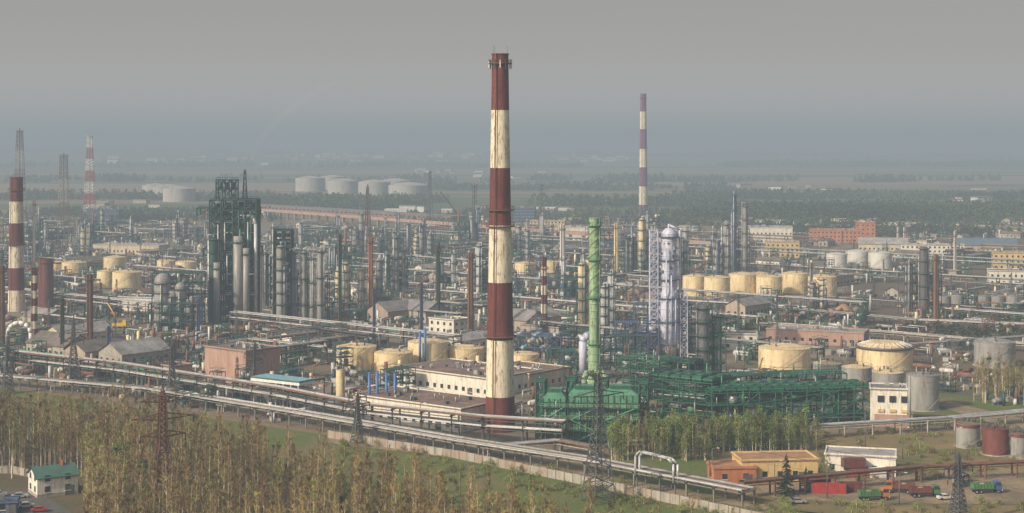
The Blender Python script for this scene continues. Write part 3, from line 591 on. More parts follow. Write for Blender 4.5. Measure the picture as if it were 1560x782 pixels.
x, y = G(1555, 412); building('yellow_office_block', x, y+8, 34, 16, 12, 'plaster_yellow', 'roof_grey', math.radians(-12), rows=3)
x, y = G(1500, 384); building('long_warehouse', x, y, 50, 20, 6, 'plaster_tan', 'roof_blue', math.radians(-12), gable=True)
x, y = G(1345, 382); building('long_warehouse', x, y, 40, 18, 6, 'plaster_tan', 'roof_grey', math.radians(-12), gable=True)
x, y = G(870, 366); building('white_factory_hall', x, y, 50, 20, 12, 'plaster_white', 'roof_grey', math.radians(-8), rows=2)
x, y = G(835, 350); building('yellow_office_block', x, y, 36, 16, 9, 'plaster_yellow', 'roof_grey', math.radians(-8), rows=3)
x, y = G(800, 345); building('blue_office_block', x, y, 22, 14, 20, 'steel_blue', 'roof_grey', math.radians(-8), rows=6)
x, y = G(160, 338); building('blue_office_block', x, y, 36, 18, 14, 'steel_blue', 'roof_blue', 0, rows=3)
x, y = G(200, 386); building('low_workshop', x, y, 60, 18, 7, 'plaster_tan', 'roof_grey', GR*.4)
x, y = G(220, 472); building('low_workshop', x, y, 24, 14, 7, 'plaster_white', 'roof_blue', GR*.4)
x, y = G(685, 508); building('control_building', x, y, 16, 12, 7, 'plaster_white', 'roof_grey', GR, rows=2)
for px, yb, sx, sy, h in ((92, 540, 26, 16, 5), (150, 548, 24, 14, 5), (205, 552, 24, 16, 5), (120, 522, 28, 14, 5), (605, 488, 26, 16, 6), (640, 488, 24, 16, 6), (790, 503, 26, 16, 6), (820, 500, 18, 14, 6), (70, 500, 20, 14, 6), (1140, 480, 26, 12, 6)):
    x, y = G(px, yb); building('gabled_shed', x, y, sx, sy, h, R.choice(['plaster_tan', 'concrete']), R.choice(['roof_grey', 'roof_tar', 'roof_grey']), R.choice([GR, GR+math.pi/2])+R.uniform(-.1, .1), gable=True)
b = MB(); x, y = G(428, 622); rot = GR+.12
b.box(x, y+4, 9.6, 22, 8, .4, 'roof_greenm', rot, 'coolant_cyan'); b.box(x, y+4, 8.5, 22.2, 8.2, .9, 'trim_white', rot); b.box(x, y+4, 5.2, 22, 7.6, .35, 'roof_greenm', rot); b.box(x, y+4, 6.6, 21.8, 7.0, .5, 'plaster_tan', rot)
for i in range(7):
    for j in (-1, 1): c_, s_ = math.cos(rot), math.sin(rot); u, v = -10.2+3.4*i, 3.5*j; b.beam((x+u*c_-v*s_, y+4+u*s_+v*c_, 0), (x+u*c_-v*s_, y+4+u*s_+v*c_, 8.5), .35, 'trim_white')
b.finish('loading_canopy'); occ.append((x, y, 12))
# white insulated pipe arch at far left
b = MB(); x, y = G(12, 535); P = [Vector((x, y, 0))]+[Vector((x+5-5*math.cos(t/6*math.pi), y, 8+4.5*math.sin(t/6*math.pi))) for t in range(7)]+[Vector((x+10, y, 4))]
for p, q in zip(P[:-1], P[1:]): b.cyl(p, q, .9, .9, 'trim_white', 12)
b.finish('pipe_arch')
b = MB()
for px, yt in ((563, 567), (575, 565), (589, 567), (602, 568), (648, 500), (640, 505)):
    x, y = G(px, 634 if yt > 550 else 560); b.cyl((x, y-1, 0), (x, y-1, ZT(y, yt)), .5, .5, 'pipe_blue', 10)
b.finish('blue_vent_stacks')
b = MB(); x, y = G(812, 548)
for i in range(9):
    b.drum(x-11+i*2.7, y+3+(i % 3)*2, 5+(i % 3)*2.4, 8, 1.05, 'coolant_cyan' if i % 2 else 'tank_white', 1.2)
b.frame(x, y+5, 28, 12, 0, 2, 5, 'steel_blue', -.3, 5, 1); b.finish('cooler_drums'); occ.append((x, y, 12))
x, y = G(1180, 735); building('yellow_brick_depot', x+1, y+6, 21, 11, 5.6, 'plaster_yellow', 'roof_orange', math.radians(6), rows=1, clutter=False)
x, y = G(1117, 737); building('orange_brick_annex', x, y+3, 11.5, 8, 4.2, 'brick_orange', 'roof_orange', math.radians(6), clutter=False)
x, y = G(1320, 727); building('white_garage', x, y+7, 19, 11, 5.2, 'plaster_white', 'roof_grey', math.radians(-14), rows=1, clutter=False)
def container(b, x, y, z, L_, mt, rot):
    b.box(x, y, z, L_, 2.4, 2.5, mt, rot); c, n = math.cos(rot), math.sin(rot)
    for i in range(int(L_/.5)):
        u = -L_/2+.25+i*.5
        for v in (-1.22, 1.22): b.box(x+u*c-v*n, y+u*n+v*c, z+.15, .2, .06, 2.2, mt, rot)
    for u in (-L_/2, L_/2):
        for v in (-1.2, 1.2): b.box(x+u*c-v*n, y+u*n+v*c, z, .18, .18, 2.6, 'steel_grey', rot)
for px, py, L_, mt, z in ((1262, 752, 9, 'red_paint', .15), (1295, 750, 6, 'tank_brown', .15), (1306, 728, 6, 'red_paint', .15), (1335, 728, 5, 'trim_white', .15), (1300, 728, 6, 'tank_brown', 2.9), (1245, 745, 6, 'tank_brown', .15)):
    b = MB(); x, y = G(px, py); container(b, x, y, z, L_, mt, math.radians(R.uniform(-6, 10))); b.finish('shipping_container')
def truck(px, py, cab, body, rot, load=True):
    b = MB()
    b.box(0, 0, .85, 7.6, 1.0, .3, 'pipe_dark'); b.box(3.1, 0, 1.0, 1.7, 2.3, 1.0, cab); b.face([(2.25, -1.1, 2), (3.95, -1.1, 2), (3.6, -1.0, 2.85), (2.3, -1.0, 2.85)], 'glass'); b.face([(2.25, 1.1, 2), (3.95, 1.1, 2), (3.6, 1.0, 2.85), (2.3, 1.0, 2.85)], 'glass')
    b.face([(3.95, -1.1, 2), (3.95, 1.1, 2), (3.6, 1.0, 2.85), (3.6, -1.0, 2.85)], 'glass'); b.box(2.95, 0, 2.85, 1.4, 2.1, .12, cab); b.box(2.25, 0, 1.9, .1, 2.2, .95, cab); b.box(4.0, 0, .7, .2, 2.2, .4, 'trim_white')
    b.box(-.9, 0, 1.2, 5.6, 2.35, .2, body)
    for v in (-1.15, 1.15): b.box(-.9, v, 1.4, 5.6, .08, 1.1, body); [b.box(-3.5+i*.87, v*1.04, 1.4, .12, .1, 1.1, 'pipe_dark') for i in range(7)]
    for u in (-3.7, 1.9): b.box(u, 0, 1.4, .08, 2.3, 1.1, body)
    if load: b.dome(-.9, 0, 1.6, 1.1, 1.1, 'dirt', 8)
    for u in (-2.9, -1.7, 2.9):
        for v in (-1, 1): b.cyl((u, v*.85, .5), (u, v*1.2, .5), .5, .5, 'rubber', 12); b.cyl((u, v*1.2, .5), (u, v*1.22, .5), .22, .22, 'silver', 8)
    X, Y = G(px, py); b.finish('dump_truck', (X, Y, .2), rot)
truck(1330, 763, 'orange_paint', 'truck_green', math.radians(8)); truck(1372, 752, 'orange_paint', 'tank_brown', math.radians(170)); truck(1408, 758, 'truck_green', 'tank_brown', 0.05); truck(1502, 752, 'truck_blue', 'truck_green', .1); truck(1460, 740, 'truck_blue', 'tank_grey', 1.2)
def car(x, y, mt, rot):
    b = MB(); prof = [(-2.1, .35), (-2.1, .85), (-1.5, .95), (-1.0, 1.42), (.5, 1.42), (1.1, .95), (2.05, .8), (2.1, .35)]
    for s_ in (-.82, .82): b.face([(u, s_, z) for u, z in prof], mt)
    for i in range(len(prof)-1):
        (u0, z0), (u1, z1) = prof[i], prof[i+1]; b.face([(u0, -.82, z0), (u1, -.82, z1), (u1, .82, z1), (u0, .82, z0)], 'glass' if i in (2, 4) else mt)
    for s_ in (-.835, .835): b.face([(-1.35, s_, .98), (-.95, s_, 1.34), (.45, s_, 1.34), (.95, s_, .98)], 'glass')
    for u in (-1.3, 1.3):
        for v in (-1, 1): b.cyl((u, v*.62, .33), (u, v*.86, .33), .33, .33, 'rubber', 12)
    b.finish('parked_car', (x, y, .2), rot)
for i, (px, py) in enumerate(((18, 768), (40, 775), (-2, 757), (60, 781), (30, 760))): x, y = G(px, py); car(x, y, ['truck_blue', 'tank_white', 'tank_grey', 'red_paint', 'silver'][i], .3)
x, y = G(1440, 762); car(x, y, 'tank_white', .2); x, y = G(1215, 768); car(x, y, 'tank_grey', .1)
x, y = G(74, 757); b = MB(); building('h', x, y+4, 10.5, 8.5, 5.2, 'plaster_white', 'roof_greenm', math.radians(32), gable=True, rows=2, b=b, base='concrete')
b.box(x+2, y+5, 5, .8, .8, 3.4, 'brick_red'); b.finish('white_house')
x, y = G(5, 782); building('blue_kiosk', x, y, 7, 5, 3, 'steel_blue', 'roof_blue', .2)

# ------------------------------------------------------------------ pipelines
b = MB(); b.rack([G(-40, 585), G(230, 610), G(450, 647), G(700, 692), G(900, 724), G(1140, 772)], 6, 4.2, 8, st='concrete_dk', step=8, rmin=.12, rmax=.33, mats=('pipe_silver', 'tank_grey', 'concrete', 'pipe_rust', 'pipe_dark', 'tank_grey')); b.finish('main_pipe_rack')
b = MB(); b.rack([G(-40, 560), G(180, 586), G(420, 626), G(560, 655), G(740, 676), G(860, 684)], 5, 5.5, 6, levels=2, st='steel_grey', step=9, rmax=.32); b.finish('pipe_rack')
b = MB(); b.rack([G(-20, 548), G(120, 566), G(300, 605)], 6, 5, 6, st='steel_green', mats=('steel_green', 'pipe_silver', 'pipe_green')); b.finish('pipe_rack')
b = MB(); b.rack([G(1240, 668), G(1450, 655), G(1600, 640)], 4, 3.5, 5); b.rack([G(930, 690), G(1080, 684)], 4, 3.2, 5); b.finish('pipe_rack')
b = MB(); b.rack([G(1130, 760), G(1400, 735), G(1640, 722)], 3, 4.2, 4, st='steel_rust', mats=('pipe_rust', 'pipe_dark')); b.finish('pipe_rack')
b = MB(); b.rack([G(740, 700), G(850, 690), G(905, 700)], 4, 3.6, 5); b.finish('pipe_rack')
for P, w, n in (([G(1160, 505), G(1380, 522), G(1640, 545)], 5, 6), ([G(1170, 478), G(1400, 500), G(1640, 510)], 6, 8), ([G(1290, 545), G(1640, 520)], 4, 5), ([G(1250, 462), G(1640, 490)], 4, 5), ([G(1020, 468), G(1230, 480)], 4, 5), ([G(1280, 425), G(1640, 452)], 5, 5)):
    b = MB(); b.rack(P, w, 4, n, st=R.choice(['concrete', 'steel_grey'])); b.finish('pipe_rack')
b = MB(); p, q = Vector((*G(968, 742), 0)), Vector((*G(1026, 754), 0))
for o in (0, 1.1):
    P = [p+Vector((o, 0, 3)), p+Vector((o, 0, 8.2)), p+Vector((1+o, 0, 9.4)), q+Vector((-1.5+o, 0, 9.4)), q+Vector((o, 0, 8.0)), q+Vector((o, 0, 3))]
    for i, j in zip(P[:-1], P[1:]): b.cyl(i, j, .3, .3, 'pipe_silver', 10)
for k in (0, 1): b.beam(p.lerp(q, k)+Vector((.5, .6, 0)), p.lerp(q, k)+Vector((.5, .6, 9.2)), .3, 'steel_grey')
b.finish('pipe_expansion_loop')
b = MB(); pts = [G(500, 668), G(700, 700), G(860, 733), G(1110, 786), G(1200, 805)]
for a, e in zip(pts[:-1], pts[1:]):
    a = Vector(a); e = Vector(e); d = e-a; k = int(d.length/3); rot = math.atan2(d.y, d.x)
    for i in range(k):
        p = a+d*(i+.5)/k; tl = R.uniform(-.06, .06); b.box(p.x, p.y, R.uniform(-.1, .05), d.length/k*.96, .15, 2.5, R.choice(['concrete', 'concrete', 'plaster_tan']), rot+tl*.3); p = a+d*i/k; b.box(p.x, p.y, 0, .25, .3, 2.7, 'concrete_dk', rot)
b.finish('concrete_panel_fence')
b = MB(); pts = [G(-30, 722), G(20, 722), G(120, 745)]
for a, e in zip(pts[:-1], pts[1:]):
    a = Vector(a); e = Vector(e); d = e-a; k = int(d.length/3); rot = math.atan2(d.y, d.x)
    for i in range(k): p = a+d*(i+.5)/k; b.box(p.x, p.y, 0, d.length/k*.95, .15, 2.2, 'concrete', rot)
b.finish('concrete_panel_fence')

b = MB(); a, e = Vector(G(400, 332)), Vector(G(1120, 392)); d = e-a; rot = math.atan2(d.y, d.x); k = int(d.length/18); m = (a+e)/2
b.box(m.x, m.y, 8, d.length, 4, 3.2, 'brick_pink', rot, 'roof_brown')
for i in range(k): p = a+d*(i+.5)/k; b.box(p.x, p.y, 0, 1.2, 3, 8, 'concrete', rot); b.box(p.x, p.y-2.05, 9.3, 3, .1, 1, 'glass', rot)
b.finish('conveyor_gallery')
a, e = Vector(G(380, 320)), Vector(G(700, 340)); b = MB(); d = e-a; rot = math.atan2(d.y, d.x); m = (a+e)/2; b.box(m.x, m.y, 0, d.length, 24, 8, 'roof_brown', rot, 'roof_grey'); windows(b, m.x, m.y, d.length, 24, 4, rot, 1, 4, 2, 9); b.finish('rail_shed')
b = MB(); x, y = G(712, 352); x2 = G(671, 352)[0]; Hc = ZT(y, 293)
b.box(x, y, 1, 9, 4, 3.5, 'yellow_paint'); b.box(x+4, y, 0, 3, 5, 1, 'rubber'); b.box(x-4, y, 0, 3, 5, 1, 'rubber')
for o in (-1, 1):
    b.beam((x, y+o, 4), (x2, y+o*.4, Hc), .5, 'pipe_dark'); b.beam((x, y+o, 5.8), (x2, y+o*.4, Hc+.6), .4, 'pipe_dark')
for i in range(20): t0, t1 = i/20, (i+1)/20; b.beam((x+(x2-x)*t0, y-1+.6*t0, 4+(Hc-4)*t0), (x+(x2-x)*t1, y-1+.6*t1, 5.8+(Hc-5)*t1), .25, 'pipe_dark')
b.beam((x+3, y, 12), (x2, y, Hc), .15, 'pipe_dark'); b.beam((x2, y, Hc), (x2, y, 10), .12, 'pipe_dark'); b.beam((x+3, y, 4), (x+3, y, 12), .4, 'yellow_paint'); b.finish('crawler_crane')
for px, py, yt, dx in ((1148, 600, 545, -14), (182, 500, 462, 18)):
    b = MB(); x, y = G(px, py); x2 = x-dx*y/F; b.box(x, y, .9, 7, 2.6, 1.6, 'yellow_paint'); b.box(x+2.5, y, 2.5, 1.8, 2.4, 1.4, 'yellow_paint')
    for u in (-2.5, 0, 2.5):
        for v in (-1.3, 1.3): b.cyl((x+u, y+v-.2, .55), (x+u, y+v+.2, .55), .55, .55, 'rubber', 10)
    b.cyl((x, y, 2.5), (x2, y, ZT(y, yt)), .4, .25, 'yellow_paint', 6); b.finish('mobile_crane')

# ------------------------------------------------------------------ pylons
def pylon(px, yb, H, mt, w=6, arms=3, rot=.5):
    x, y = G(px, yb); b = MB(); b.lattice(0, 0, 0, H*.62, w, w*.32, mt, 9, .24); b.lattice(0, 0, H*.62, H*.34, w*.32, w*.2, mt, 8, .19); b.lattice(0, 0, H*.96, H*.08, w*.2, .1, mt, 2, .14)
    for i in range(arms):
        z = H*(.66+.13*i); L_ = w*(.85 if i != 1 else 1.15)
        for s_ in (-1, 1):
            for q in (-.4, .4): b.beam((s_*.5, q, z), (s_*L_, 0, z+.5), .16, mt); b.beam((s_*.5, q, z+1.6), (s_*L_, 0, z+.5), .14, mt)
            for k in (.3, .6): b.beam((s_*L_*k, 0, z+.3), (s_*L_*k, 0, z+1.6-1.1*k), .1, mt)
            b.cyl((s_*L_, 0, z+.4), (s_*L_, 0, z-1.2), .14, .14, 'glass', 6)
    b.finish('power_pylon', (x, y, 0), rot); return (x, y, H, w)
def wires(p, q):
    b = MB()
    for i in range(3):
        for s_ in (-1, 1):
            L_ = s_*p[3]*(.85 if i != 1 else 1.15); P = []
            for k in range(13):
                t = k/12; z = (p[2]*(1-t)+q[2]*t)*(.66+.13*i)-1.2-4*4*t*(1-t)*.6; P.append((p[0]*(1-t)+q[0]*t+L_*.88, p[1]*(1-t)+q[1]*t+L_*.48, z))
            for m, n in zip(P[:-1], P[1:]): b.cyl(m, n, .03, .03, 'pipe_dark', 3, False)
    b.finish('power_lines')
A = pylon(248, 800, 32, 'pylon_rust', 6.5); B = pylon(912, 765, 34, 'pylon_grey', 6.5); C = pylon(1460, 800, 17, 'pylon_grey', 4, 2); D_ = pylon(112, 588, 25, 'pylon_grey', 4.5); E = pylon(262, 612, 20, 'pylon_grey', 4); pylon(545, 676, 15, 'pylon_grey', 3.4); pylon(388, 600, 18, 'pylon_grey', 3.5); pylon(12, 600, 22, 'pylon_grey', 4)
wires(A, D_); wires(B, C); wires(D_, E)
b = MB()
for px, yb, h in ((1318, 690, 13), (1375, 700, 9), (1260, 760, 9), (1180, 750, 8), (1455, 700, 9), (640, 664, 10), (480, 640, 10), (1370, 770, 8), (150, 770, 9), (20, 700, 8), (1085, 735, 9)):
    x, y = G(px, yb); b.cyl((x, y, 0), (x, y, h), .16, .1, 'steel_grey', 6); b.beam((x, y, h), (x+1.3, y-.5, h+.4), .12, 'steel_grey'); b.box(x+1.5, y-.6, h+.3, .7, .3, .15, 'trim_white')
b.finish('street_lamps')

# ------------------------------------------------------------------ fill: process units (instanced variants)
def clutter(b, rr, n=26, S=20, tall=True):
    for _ in range(n):
        x, y = rr.uniform(-S, S), rr.uniform(-S, S); k = rr.random()
        if k < .3: b.box(x, y, 0, rr.uniform(.8, 3.5), rr.uniform(.8, 3), rr.uniform(.8, 3), rr.choice(['concrete', 'silver', 'steel_grey', 'plaster_tan', 'steel_green', 'concrete_dk']), rr.uniform(0, 3))
        elif k < .52: b.cyl((x, y, 0), (x, y, rr.uniform(2, 8)), rr.uniform(.3, 1.1), rr.uniform(.3, .9), rr.choice(['silver', 'tank_grey', 'cream', 'tank_grey', 'tank_white', 'pipe_rust', 'steel_teal']), 8)
        elif k < .66: b.drum(x, y, rr.uniform(1.5, 4), rr.uniform(4, 8), rr.uniform(.6, 1.3), rr.choice(['silver', 'tank_grey', 'tank_white', 'pipe_rust']), rr.choice([0, 1.571]), 8)
        elif k < .72 and tall: b.lattice(x, y, 0, rr.uniform(10, 20), 1.2, .5, 'steel_grey', 6, .12)
        elif k < .78: b.frame(x, y, rr.uniform(4, 7), rr.uniform(3, 5), 0, rr.randint(1, 3), 3, rr.choice(['steel_teal', 'steel_grey', 'steel_green', 'steel_rust']), 0, 2, 1, .6, .5, .25, rr, ['silver', 'tank_grey'])
        else:
            z = rr.uniform(1, 5); L_ = rr.uniform(5, 16); a = rr.choice([0, 1.571]); r = rr.uniform(.12, .35); x1, y1 = x+math.cos(a)*L_, y+math.sin(a)*L_; m = rr.choice(['pipe_silver', 'pipe_silver', 'pipe_rust', 'pipe_dark', 'pipe_green', 'pipe_silver'])
            b.cyl((x, y, z), (x1, y1, z), r, r, m, 6); b.cyl((x, y, 0), (x, y, z), r, r, m, 6); b.cyl((x1, y1, 0), (x1, y1, z), r, r, m, 6)
def unit(kind, seed):
    rr = random.Random(seed); b = MB(); st = rr.choice(['steel_grey', 'steel_teal', 'steel_green', 'steel_teal', 'steel_grey', 'steel_blue'])
    VM = ['silver', 'tank_grey', 'cream', 'steel_teal', 'tank_grey', 'steel_blue']
    if kind == 'columns':
        for i in range(rr.randint(2, 5)): b.column(rr.uniform(-17, 17), rr.uniform(-12, 12), 0, rr.uniform(10, 28), rr.uniform(.7, 1.8), rr.choice(VM), st, rr.randint(2, 5), 10, rr)
        b.frame(rr.uniform(-6, 6), rr.uniform(-5, 5), rr.uniform(14, 26), 9, 0, rr.randint(2, 4), 5, st, 0, 4, 1, .7, .5, .32, rr, VM)
        if rr.random() < .4:
            x, y = rr.uniform(-16, 16), rr.uniform(-16, 16); b.box(x, y, 1.5, 7, 5, 9, rr.choice(['steel_grey', 'concrete', 'steel_teal'])); b.cyl((x, y, 10.5), (x, y, rr.uniform(24, 36)), 1.1, .9, rr.choice(['silver', 'pipe_rust', 'tank_grey']), 10)
        clutter(b, rr, 26)
    elif kind == 'frames':
        for i in range(3): b.frame(-13+13*i, rr.uniform(-8, 8), 10, rr.uniform(8, 14), 0, rr.randint(2, 5), 4.6, rr.choice([st, 'steel_teal']), 0, 2, 2, .7, .5, .36, rr, VM)
        b.column(rr.uniform(-10, 10), 14, 0, rr.uniform(14, 26), 1.2, 'silver', st, 3, 10, rr); clutter(b, rr, 24)
    elif kind == 'pipes':
        for i in range(2): y = -12+22*i+rr.uniform(-4, 4); b.rack([(-23, y), (23, y)], rr.uniform(3, 6), rr.uniform(4, 7), rr.randint(4, 7), rr, rr.choice(['concrete', st]), rr.choice([1, 2]), 7)
        x = rr.uniform(-15, 15); b.rack([(x, -22), (x, 22)], 4, rr.uniform(7, 9), 4, rr, st, 1, 7); clutter(b, rr, 40)
    elif kind == 'tanks':
        nx, ny = rr.choice([(2, 2), (3, 2), (3, 3)]); m = rr.choice(['cream', 'tank_grey', 'tank_white', 'cream'])
        for i in range(nx):
            for j in range(ny): b.tank(-18+36*(i+.5)/nx, -18+36*(j+.5)/ny, 13/nx*rr.uniform(.9, 1.1), rr.uniform(5, 9), m, 'cream_roof' if m == 'cream' else 'roof_grey', n=20, stair=False)
        b.rack([(-22, -21), (22, -21)], 3, 3, 5, rr); clutter(b, rr, 8)
    elif kind == 'sheds':
        for i in range(3):
            if rr.random() < .3: continue
            w = rr.choice(['plaster_tan', 'plaster_white', 'concrete', 'concrete']); building('', rr.uniform(-8, 8), -15+14*i, rr.uniform(12, 34), rr.uniform(8, 11), rr.uniform(4, 7), w, rr.choice(['roof_grey', 'roof_tar', 'roof_brown', 'roof_grey']), rr.uniform(-.1, .1), rr.random() < .5, 1, b=b)
        b.rack([(-22, 20), (22, 20)], 3, 5, 4, rr); clutter(b, rr, 18)
    elif kind == 'yard':
        b.rack([(-23, 4), (23, 4)], 4, 2.5, 5, rr); building('', rr.uniform(-8, 8), -13, rr.uniform(10, 24), 9, 4.5, rr.choice(['plaster_tan', 'concrete', 'plaster_white']), rr.choice(['roof_grey', 'roof_tar', 'roof_brown']), 0, rr.random() < .5, 1, b=b); clutter(b, rr, 16)
    elif kind == 'mini': clutter(b, rr, rr.randint(6, 12), 7.5, rr.random() < .3)
    return b.finish(kind, link=False)
UN = {}
for k, n in (('columns', 9), ('frames', 7), ('pipes', 9), ('tanks', 3), ('sheds', 7), ('yard', 6), ('mini', 16)): UN[k] = [unit(k, 100*len(UN)+i) for i in range(n)]
NM = {'columns': 'process_column_unit', 'frames': 'steel_frame_unit', 'pipes': 'pipe_rack_unit', 'tanks': 'small_tank_group', 'sheds': 'workshop_group', 'yard': 'pipe_yard', 'mini': 'pump_station'}
def front(X):
    P = [(-400, 737), (-191, 589), (-15, 465), (22, 500), (140, 520), (330, 580), (900, 800)]
    for (a, c), (e, d) in zip(P[:-1], P[1:]):
        if a <= X <= e: return c+(d-c)*(X-a)/(e-a)
    return 900
def hidden(px, py):   # keep sight lines to the large tanks free of tall plant
    return any(abs(px-a) < w*.7+10 and 0 < py-c < 42 for a, c, w in keep)
cnt = 0; big = []
for i in range(-30, 30):
    for j in range(-22, 34):
        X, Y = grid(i*47+R.uniform(-6, 6), j*47+R.uniform(-6, 6))
        if Y < front(X)+30 or Y > 1750 or abs(X) > .37*Y+20: continue
        px = 780+X/Y*F; py = HZ+CAMH*F/Y
        if any((X-a)**2+(Y-c)**2 < (r+17)**2 for a, c, r in occ): continue
        if hidden(px, py): kind = 'none'
        elif py > 500: kind = R.choice(['pipes', 'pipes', 'yard', 'sheds', 'pipes']) if px < 1100 else R.choice(['yard', 'none', 'none', 'none'])
        elif px > 1130: kind = R.choice(['yard', 'none', 'sheds', 'pipes', 'yard', 'none', 'none', 'none']) if py > 395 else R.choice(['sheds', 'yard', 'none', 'none', 'none'])
        elif py > 440: kind = R.choice(['columns', 'pipes', 'frames', 'pipes', 'sheds', 'yard', 'none'])
        elif py > 360: kind = R.choice(['columns', 'columns', 'pipes', 'frames', 'sheds', 'yard', 'yard', 'pipes', 'none', 'none'])
        else: kind = R.choice(['pipes', 'sheds', 'yard', 'none', 'none', 'none', 'none'])
        if kind == 'none': continue
        rt = GR+R.choice([0, 1, 2, 3])*math.pi/2+R.uniform(-.04, .04)
        inst(R.choice(UN[kind]), NM[kind], (X, Y, 0), rt); cnt += 1; big.append((X, Y))
u = -900
nm = 0
while u < 700:
    v = -300
    while v < 900:
        X, Y = grid(u+R.uniform(-5, 5), v+R.uniform(-5, 5)); v += 17
        if Y < front(X)+12 or Y > 1250 or abs(X) > .35*Y+10: continue
        px = 780+X/Y*F
        if R.random() < (.15 if px < 1130 else .62): continue
        if any((X-a)**2+(Y-c)**2 < (r+5)**2 for a, c, r in occ) or any((X-a)**2+(Y-c)**2 < 24**2 for a, c in big): continue
        inst(R.choice(UN['mini']), NM['mini'], (X, Y, 0), GR+R.choice([0, 1, 2, 3])*math.pi/2, None, (1, 1, R.uniform(.7, 1.2))); nm += 1
    u += 17
for v, u0, u1 in ((70, -760, -60), (150, -560, 40), (235, -700, -40), (330, -500, 60), (420, -600, -100), (520, -640, 80), (640, -700, 60), (780, -700, 160)):
    a, e = grid(u0, v), grid(u1, v); n = 24; P = [(a[0]+(e[0]-a[0])*i/n, a[1]+(e[1]-a[1])*i/n) for i in range(n+1)]; b = MB(); ok = 0; st = R.choice(['steel_grey', 'concrete_dk', 'steel_green', 'steel_teal']); lv = R.choice([1, 2]); rs = R.randint(0, 999)
    for p, q in zip(P[:-1], P[1:]):
        if p[1] < front(p[0])+12 or q[1] < front(q[0])+12 or abs(p[0]) > .4*p[1]: continue
        if any((p[0]-s0)**2+(p[1]-s1)**2 < (s2+2)**2 for s0, s1, s2 in occ) or any((q[0]-s0)**2+(q[1]-s1)**2 < (s2+2)**2 for s0, s1, s2 in occ): continue
        b.rack([p, q], 6, 6.5, 7, random.Random(rs), st, lv, 12, rmax=.3); ok += 1
    if ok: b.finish('pipe_corridor')
print('units', cnt, nm)

# ------------------------------------------------------------------ vegetation
def birch(seed, green=.12, H=17):
    rr = random.Random(seed); b = MB(); H *= rr.uniform(.85, 1.15); lean = Vector((rr.uniform(-.6, .6), rr.uniform(-.6, .6), 0)); P = [lean*(i/5)**2+Vector((0, 0, H*i/5)) for i in range(6)]
    for i in range(5): b.cyl(P[i], P[i+1], .2*(1-i/5.5), .2*(1-(i+1)/5.5), 'bark_birch', 5, False)
    for k in range(34):
        t = rr.uniform(.25, .97); i = min(4, int(t*5)); p = P[i].lerp(P[i+1], t*5-i); a = rr.uniform(0, 6.28); L_ = (1.15-t)*rr.uniform(2.2, 3.4)+.5; d = Vector((math.cos(a), math.sin(a), rr.uniform(1.1, 2.3))).normalized(); q = p+d*L_
        b.cyl(p, q, .05, .015, 'bark_birch' if rr.random() < .3 else 'twigs', 3, False)
        for m in range(17):
            s = p.lerp(q, rr.uniform(.2, 1.1)); dd = Vector((rr.gauss(0, .5), rr.gauss(0, .5), rr.uniform(0, 1.1))).normalized()*rr.uniform(.4, 1.1); w = Vector((rr.gauss(0, 1), rr.gauss(0, 1), rr.gauss(0, .4))).normalized()*rr.uniform(.03, .065)
            g = rr.random() < green; mt = 'leaf_spring' if g else ('buds' if rr.random() < .35 else 'twigs')
            if g: w *= 1.8
            b.face([s-w, s+w, s+dd+w*.3, s+dd-w*.3], mt)
    return b.finish('birch', link=False)
def leafy(seed, H=11, cw=3.0, mt='leaf_spring', n=700, alt='leaf_dark'):
    rr = random.Random(seed); b = MB(); b.cyl((0, 0, 0), (0, 0, H*.9), .17, .04, 'bark_birch', 5, False); cl = []
    for k in range(22):
        z = rr.uniform(.18, .98); rad = cw*.5*math.sin(math.pi*min(1, z*.85+.12))**.7*rr.uniform(.5, 1.1); a = rr.uniform(0, 6.28); c = Vector((math.cos(a)*rad, math.sin(a)*rad, z*H)); cl.append((c, rr.uniform(.5, 1.05), mt if rr.random() < .75 else alt)); b.cyl((0, 0, z*H*.75), c, .06, .02, 'bark_dark', 3, False)
    for i in range(n):
        c, r, m = rr.choice(cl); p = c+Vector((rr.gauss(0, .5), rr.gauss(0, .5), rr.gauss(0, .65)))*r; u = Vector((rr.gauss(0, 1), rr.gauss(0, 1), rr.gauss(0, 1))).normalized()*rr.uniform(.09, .2); w = u.cross(Vector((rr.gauss(0, 1), rr.gauss(0, 1), rr.gauss(0, 1)))).normalized()*u.length
        b.face([p-u, p+w, p+u, p-w], m)
    return b.finish('leafy', link=False)
def conifer(seed, H=12):
    rr = random.Random(seed); b = MB(); b.cyl((0, 0, 0), (0, 0, H), .22, .03, 'bark_dark', 6, False)
    for k in range(150):
        t = (k/150)**.85; z = H*(.08+.9*t); L_ = (1-t)*H*.26*rr.uniform(.7, 1.15)+.15; a = rr.uniform(0, 6.28); d = Vector((math.cos(a), math.sin(a), -.25)); s = Vector((-d.y, d.x, 0)); p = Vector((0, 0, z))
        for m in range(5):
            f0 = m/5; q = p+d*L_*f0; e = q+d*L_*.28+Vector((0, 0, rr.uniform(-.2, .1))); w = s*L_*.13*(1.2-f0)
            b.face([q-w, e-w*.3, e+w*.3, q+w], 'needles'); b.face([q, q+d*L_*.25+Vector((0, 0, -.35)), e], 'needles')
    return b.finish('conifer', link=False)
BR = [birch(s, g) for s, g in ((1, .03), (2, .06), (3, .14), (4, .32), (5, .02), (6, .06), (7, .1), (8, .03))]
LF = [leafy(s) for s in range(20, 25)]; LB = [leafy(s, 15, 6.5, n=1500) for s in (31, 32)]; CF = [conifer(s) for s in (41, 42)]
SH = [leafy(s, 2.6, 3.2, 'leaf_spring', 260, 'twigs') for s in (51, 52, 53)]
edge = [(-260, 530), (-160, 492), (-105, 470), (-35, 388), (3, 347), (27, 327), (45, 300), (80, 285)]
